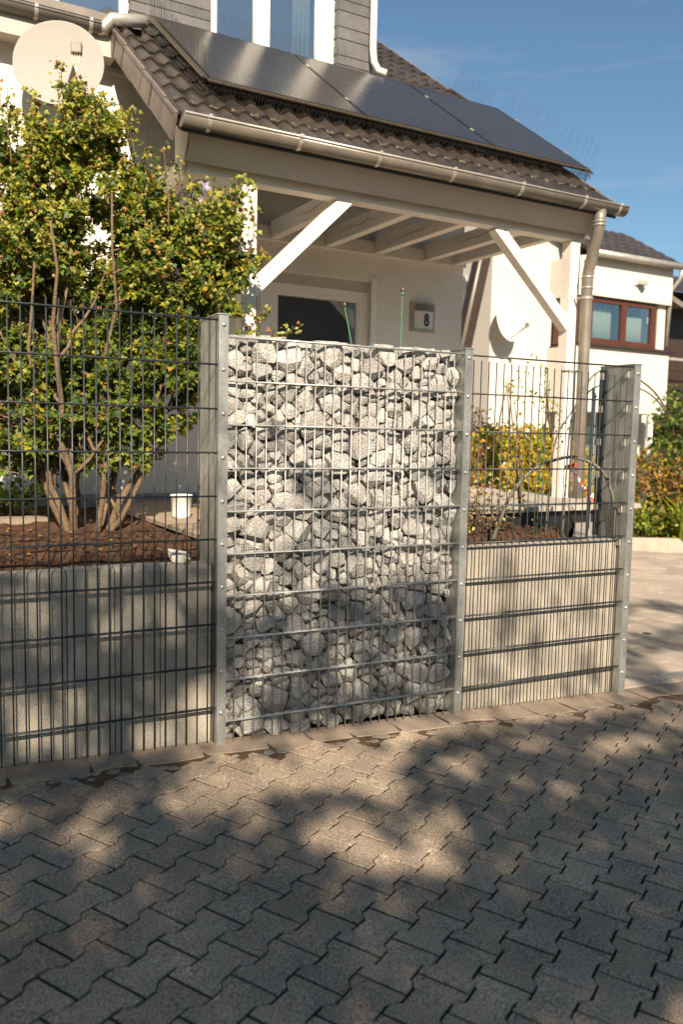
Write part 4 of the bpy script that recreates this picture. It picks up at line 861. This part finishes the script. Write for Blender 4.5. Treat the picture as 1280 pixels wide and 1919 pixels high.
def shade(x, z):
    if z > 1.55: return 0
    if x > 2.7: p = .75 if noise.noise((x * 1.6, z * 2.6, 4)) > .02 else .05
    elif z < -.27: p = .985 if z < -1.05 or noise.noise((x * 7, z * 9, 6)) < .22 else .45
    elif z < .02: p = .93 if x < -.35 else (.6 if x < -.1 else (.5 if noise.noise((x * 5, z * 8, 3)) > .12 else .03))
    elif x < -.04: p = (.95 if noise.noise((x * 5, z * 3.5, 8)) > -.2 else .55) if z < .93 else (.5 if z < 1.25 else .12)
    elif x < 1.28: p = (.9 if noise.noise((x * 5.5, z * 4.5, 2)) > -.08 else .25) if z < .74 else (.45 if noise.noise((x * 6, z * 6, 5)) > .3 else .02)
    else: p = .04
    for (cx, cz, rx, rz, q) in DARK:
        if ((x - cx) / rx) ** 2 + ((z - cz) / rz) ** 2 < 1: p = max(p, q)
    for (cx, cz, rx, rz) in LIT:
        if ((x - cx) / (rx * 1.1 + .03)) ** 2 + ((z - cz) / (rz * 1.1 + .03)) ** 2 < 1: p = 0
    if z < -1.6 or x < -1.6: p *= .9 if noise.noise((x * 2.2, z * 2.2, 9)) < .25 else .2
    return p
random.seed(5)
trees = [((-5.2, -11.8), MB(), []), ((-2.4, -12.6), MB(), []), ((1.0, -11.6), MB(), [])]
cellw = .06; A_leaf = .0026
xs = -4.5
while xs < 5.5:
    zs = -5.5
    while zs < 1.5:
        p = shade(xs + cellw / 2, zs + cellw / 2)
        lam = -math.log(1 - min(p, .985)) * cellw * cellw / A_leaf
        n = int(lam) + (random.random() < lam - int(lam))
        for k in range(n):
            X_, Z_ = xs + R_(0, cellw), zs + R_(0, cellw); t = R_(8.2, 12.6) + 1.2 * noise.noise((X_ * .8, Z_ * .8, 1)); q = Vector((X_, 0, Z_)) - L * (t / math.hypot(L.x, L.y))
            if q.z < 1.9: continue
            T = min(trees, key=lambda tr: abs(tr[0][0] - q.x)); s_ = R_(.08, .12)
            leaf(T[1], q, rv(), -L + rv() * .55, s_, random.choice((0, 0, 1, 2)), OVAL, .1)
            if random.random() < .012: T[2].append(q)
        zs += cellw
    xs += cellw
for k, ((tx, ty), b, tips) in enumerate(trees):
    t = thing('street_tree', 'broad leafy street tree on the far side of the road shading the paving', 'tree', (tx, ty, 0), 0, 'street trees across the road'); off = Matrix.Translation((-tx, -ty, 0))
    wd = MB(); base = Vector((tx, ty, -.2)); fork = Vector((tx + .1, ty, 3.4)); wd.tube([base, Vector((tx, ty, 1.5)), fork, fork + Vector((.1, 0, 2.5))], [.2, .15, .12, .05], 10)
    for q in tips[:26]:
        if q.z > 2.6: wd.tube(bez(fork - Vector((0, 0, R_(0, .8))), (fork + q) / 2 + Vector((0, 0, .3)), q, 6), [.04, .034, .028, .022, .016, .01, .005], 5)
    wd.build('trunk', 'barkdark', t, True).matrix_parent_inverse = off
    o = b.leafraw('crown', ['treeleaf', 'leafB', 'treeleaf'], t); o.matrix_parent_inverse = off; o['kind'] = 'stuff'

OH = thing('house', 'house across the street with a brown tiled roof, mirrored in the door glass', 'house', (0, 0, 0))
MB().box(6, 26, -30, -22, -.5, 3.6).build('wall', 'stucco', OH)
MB().prism([(-21.4, 3.5), (-30.6, 3.5), (-26, 8.4)], (5.6, 0, 0), (0, 1, 0), (0, 0, 1), (20.8, 0, 0)).build('roof', 'oproof', OH)
for k in range(5): MB().box(8 + 3.6 * k, 9.6 + 3.6 * k, -22, -21.97, .9, 2.3).build('window', 'glassdark', OH)
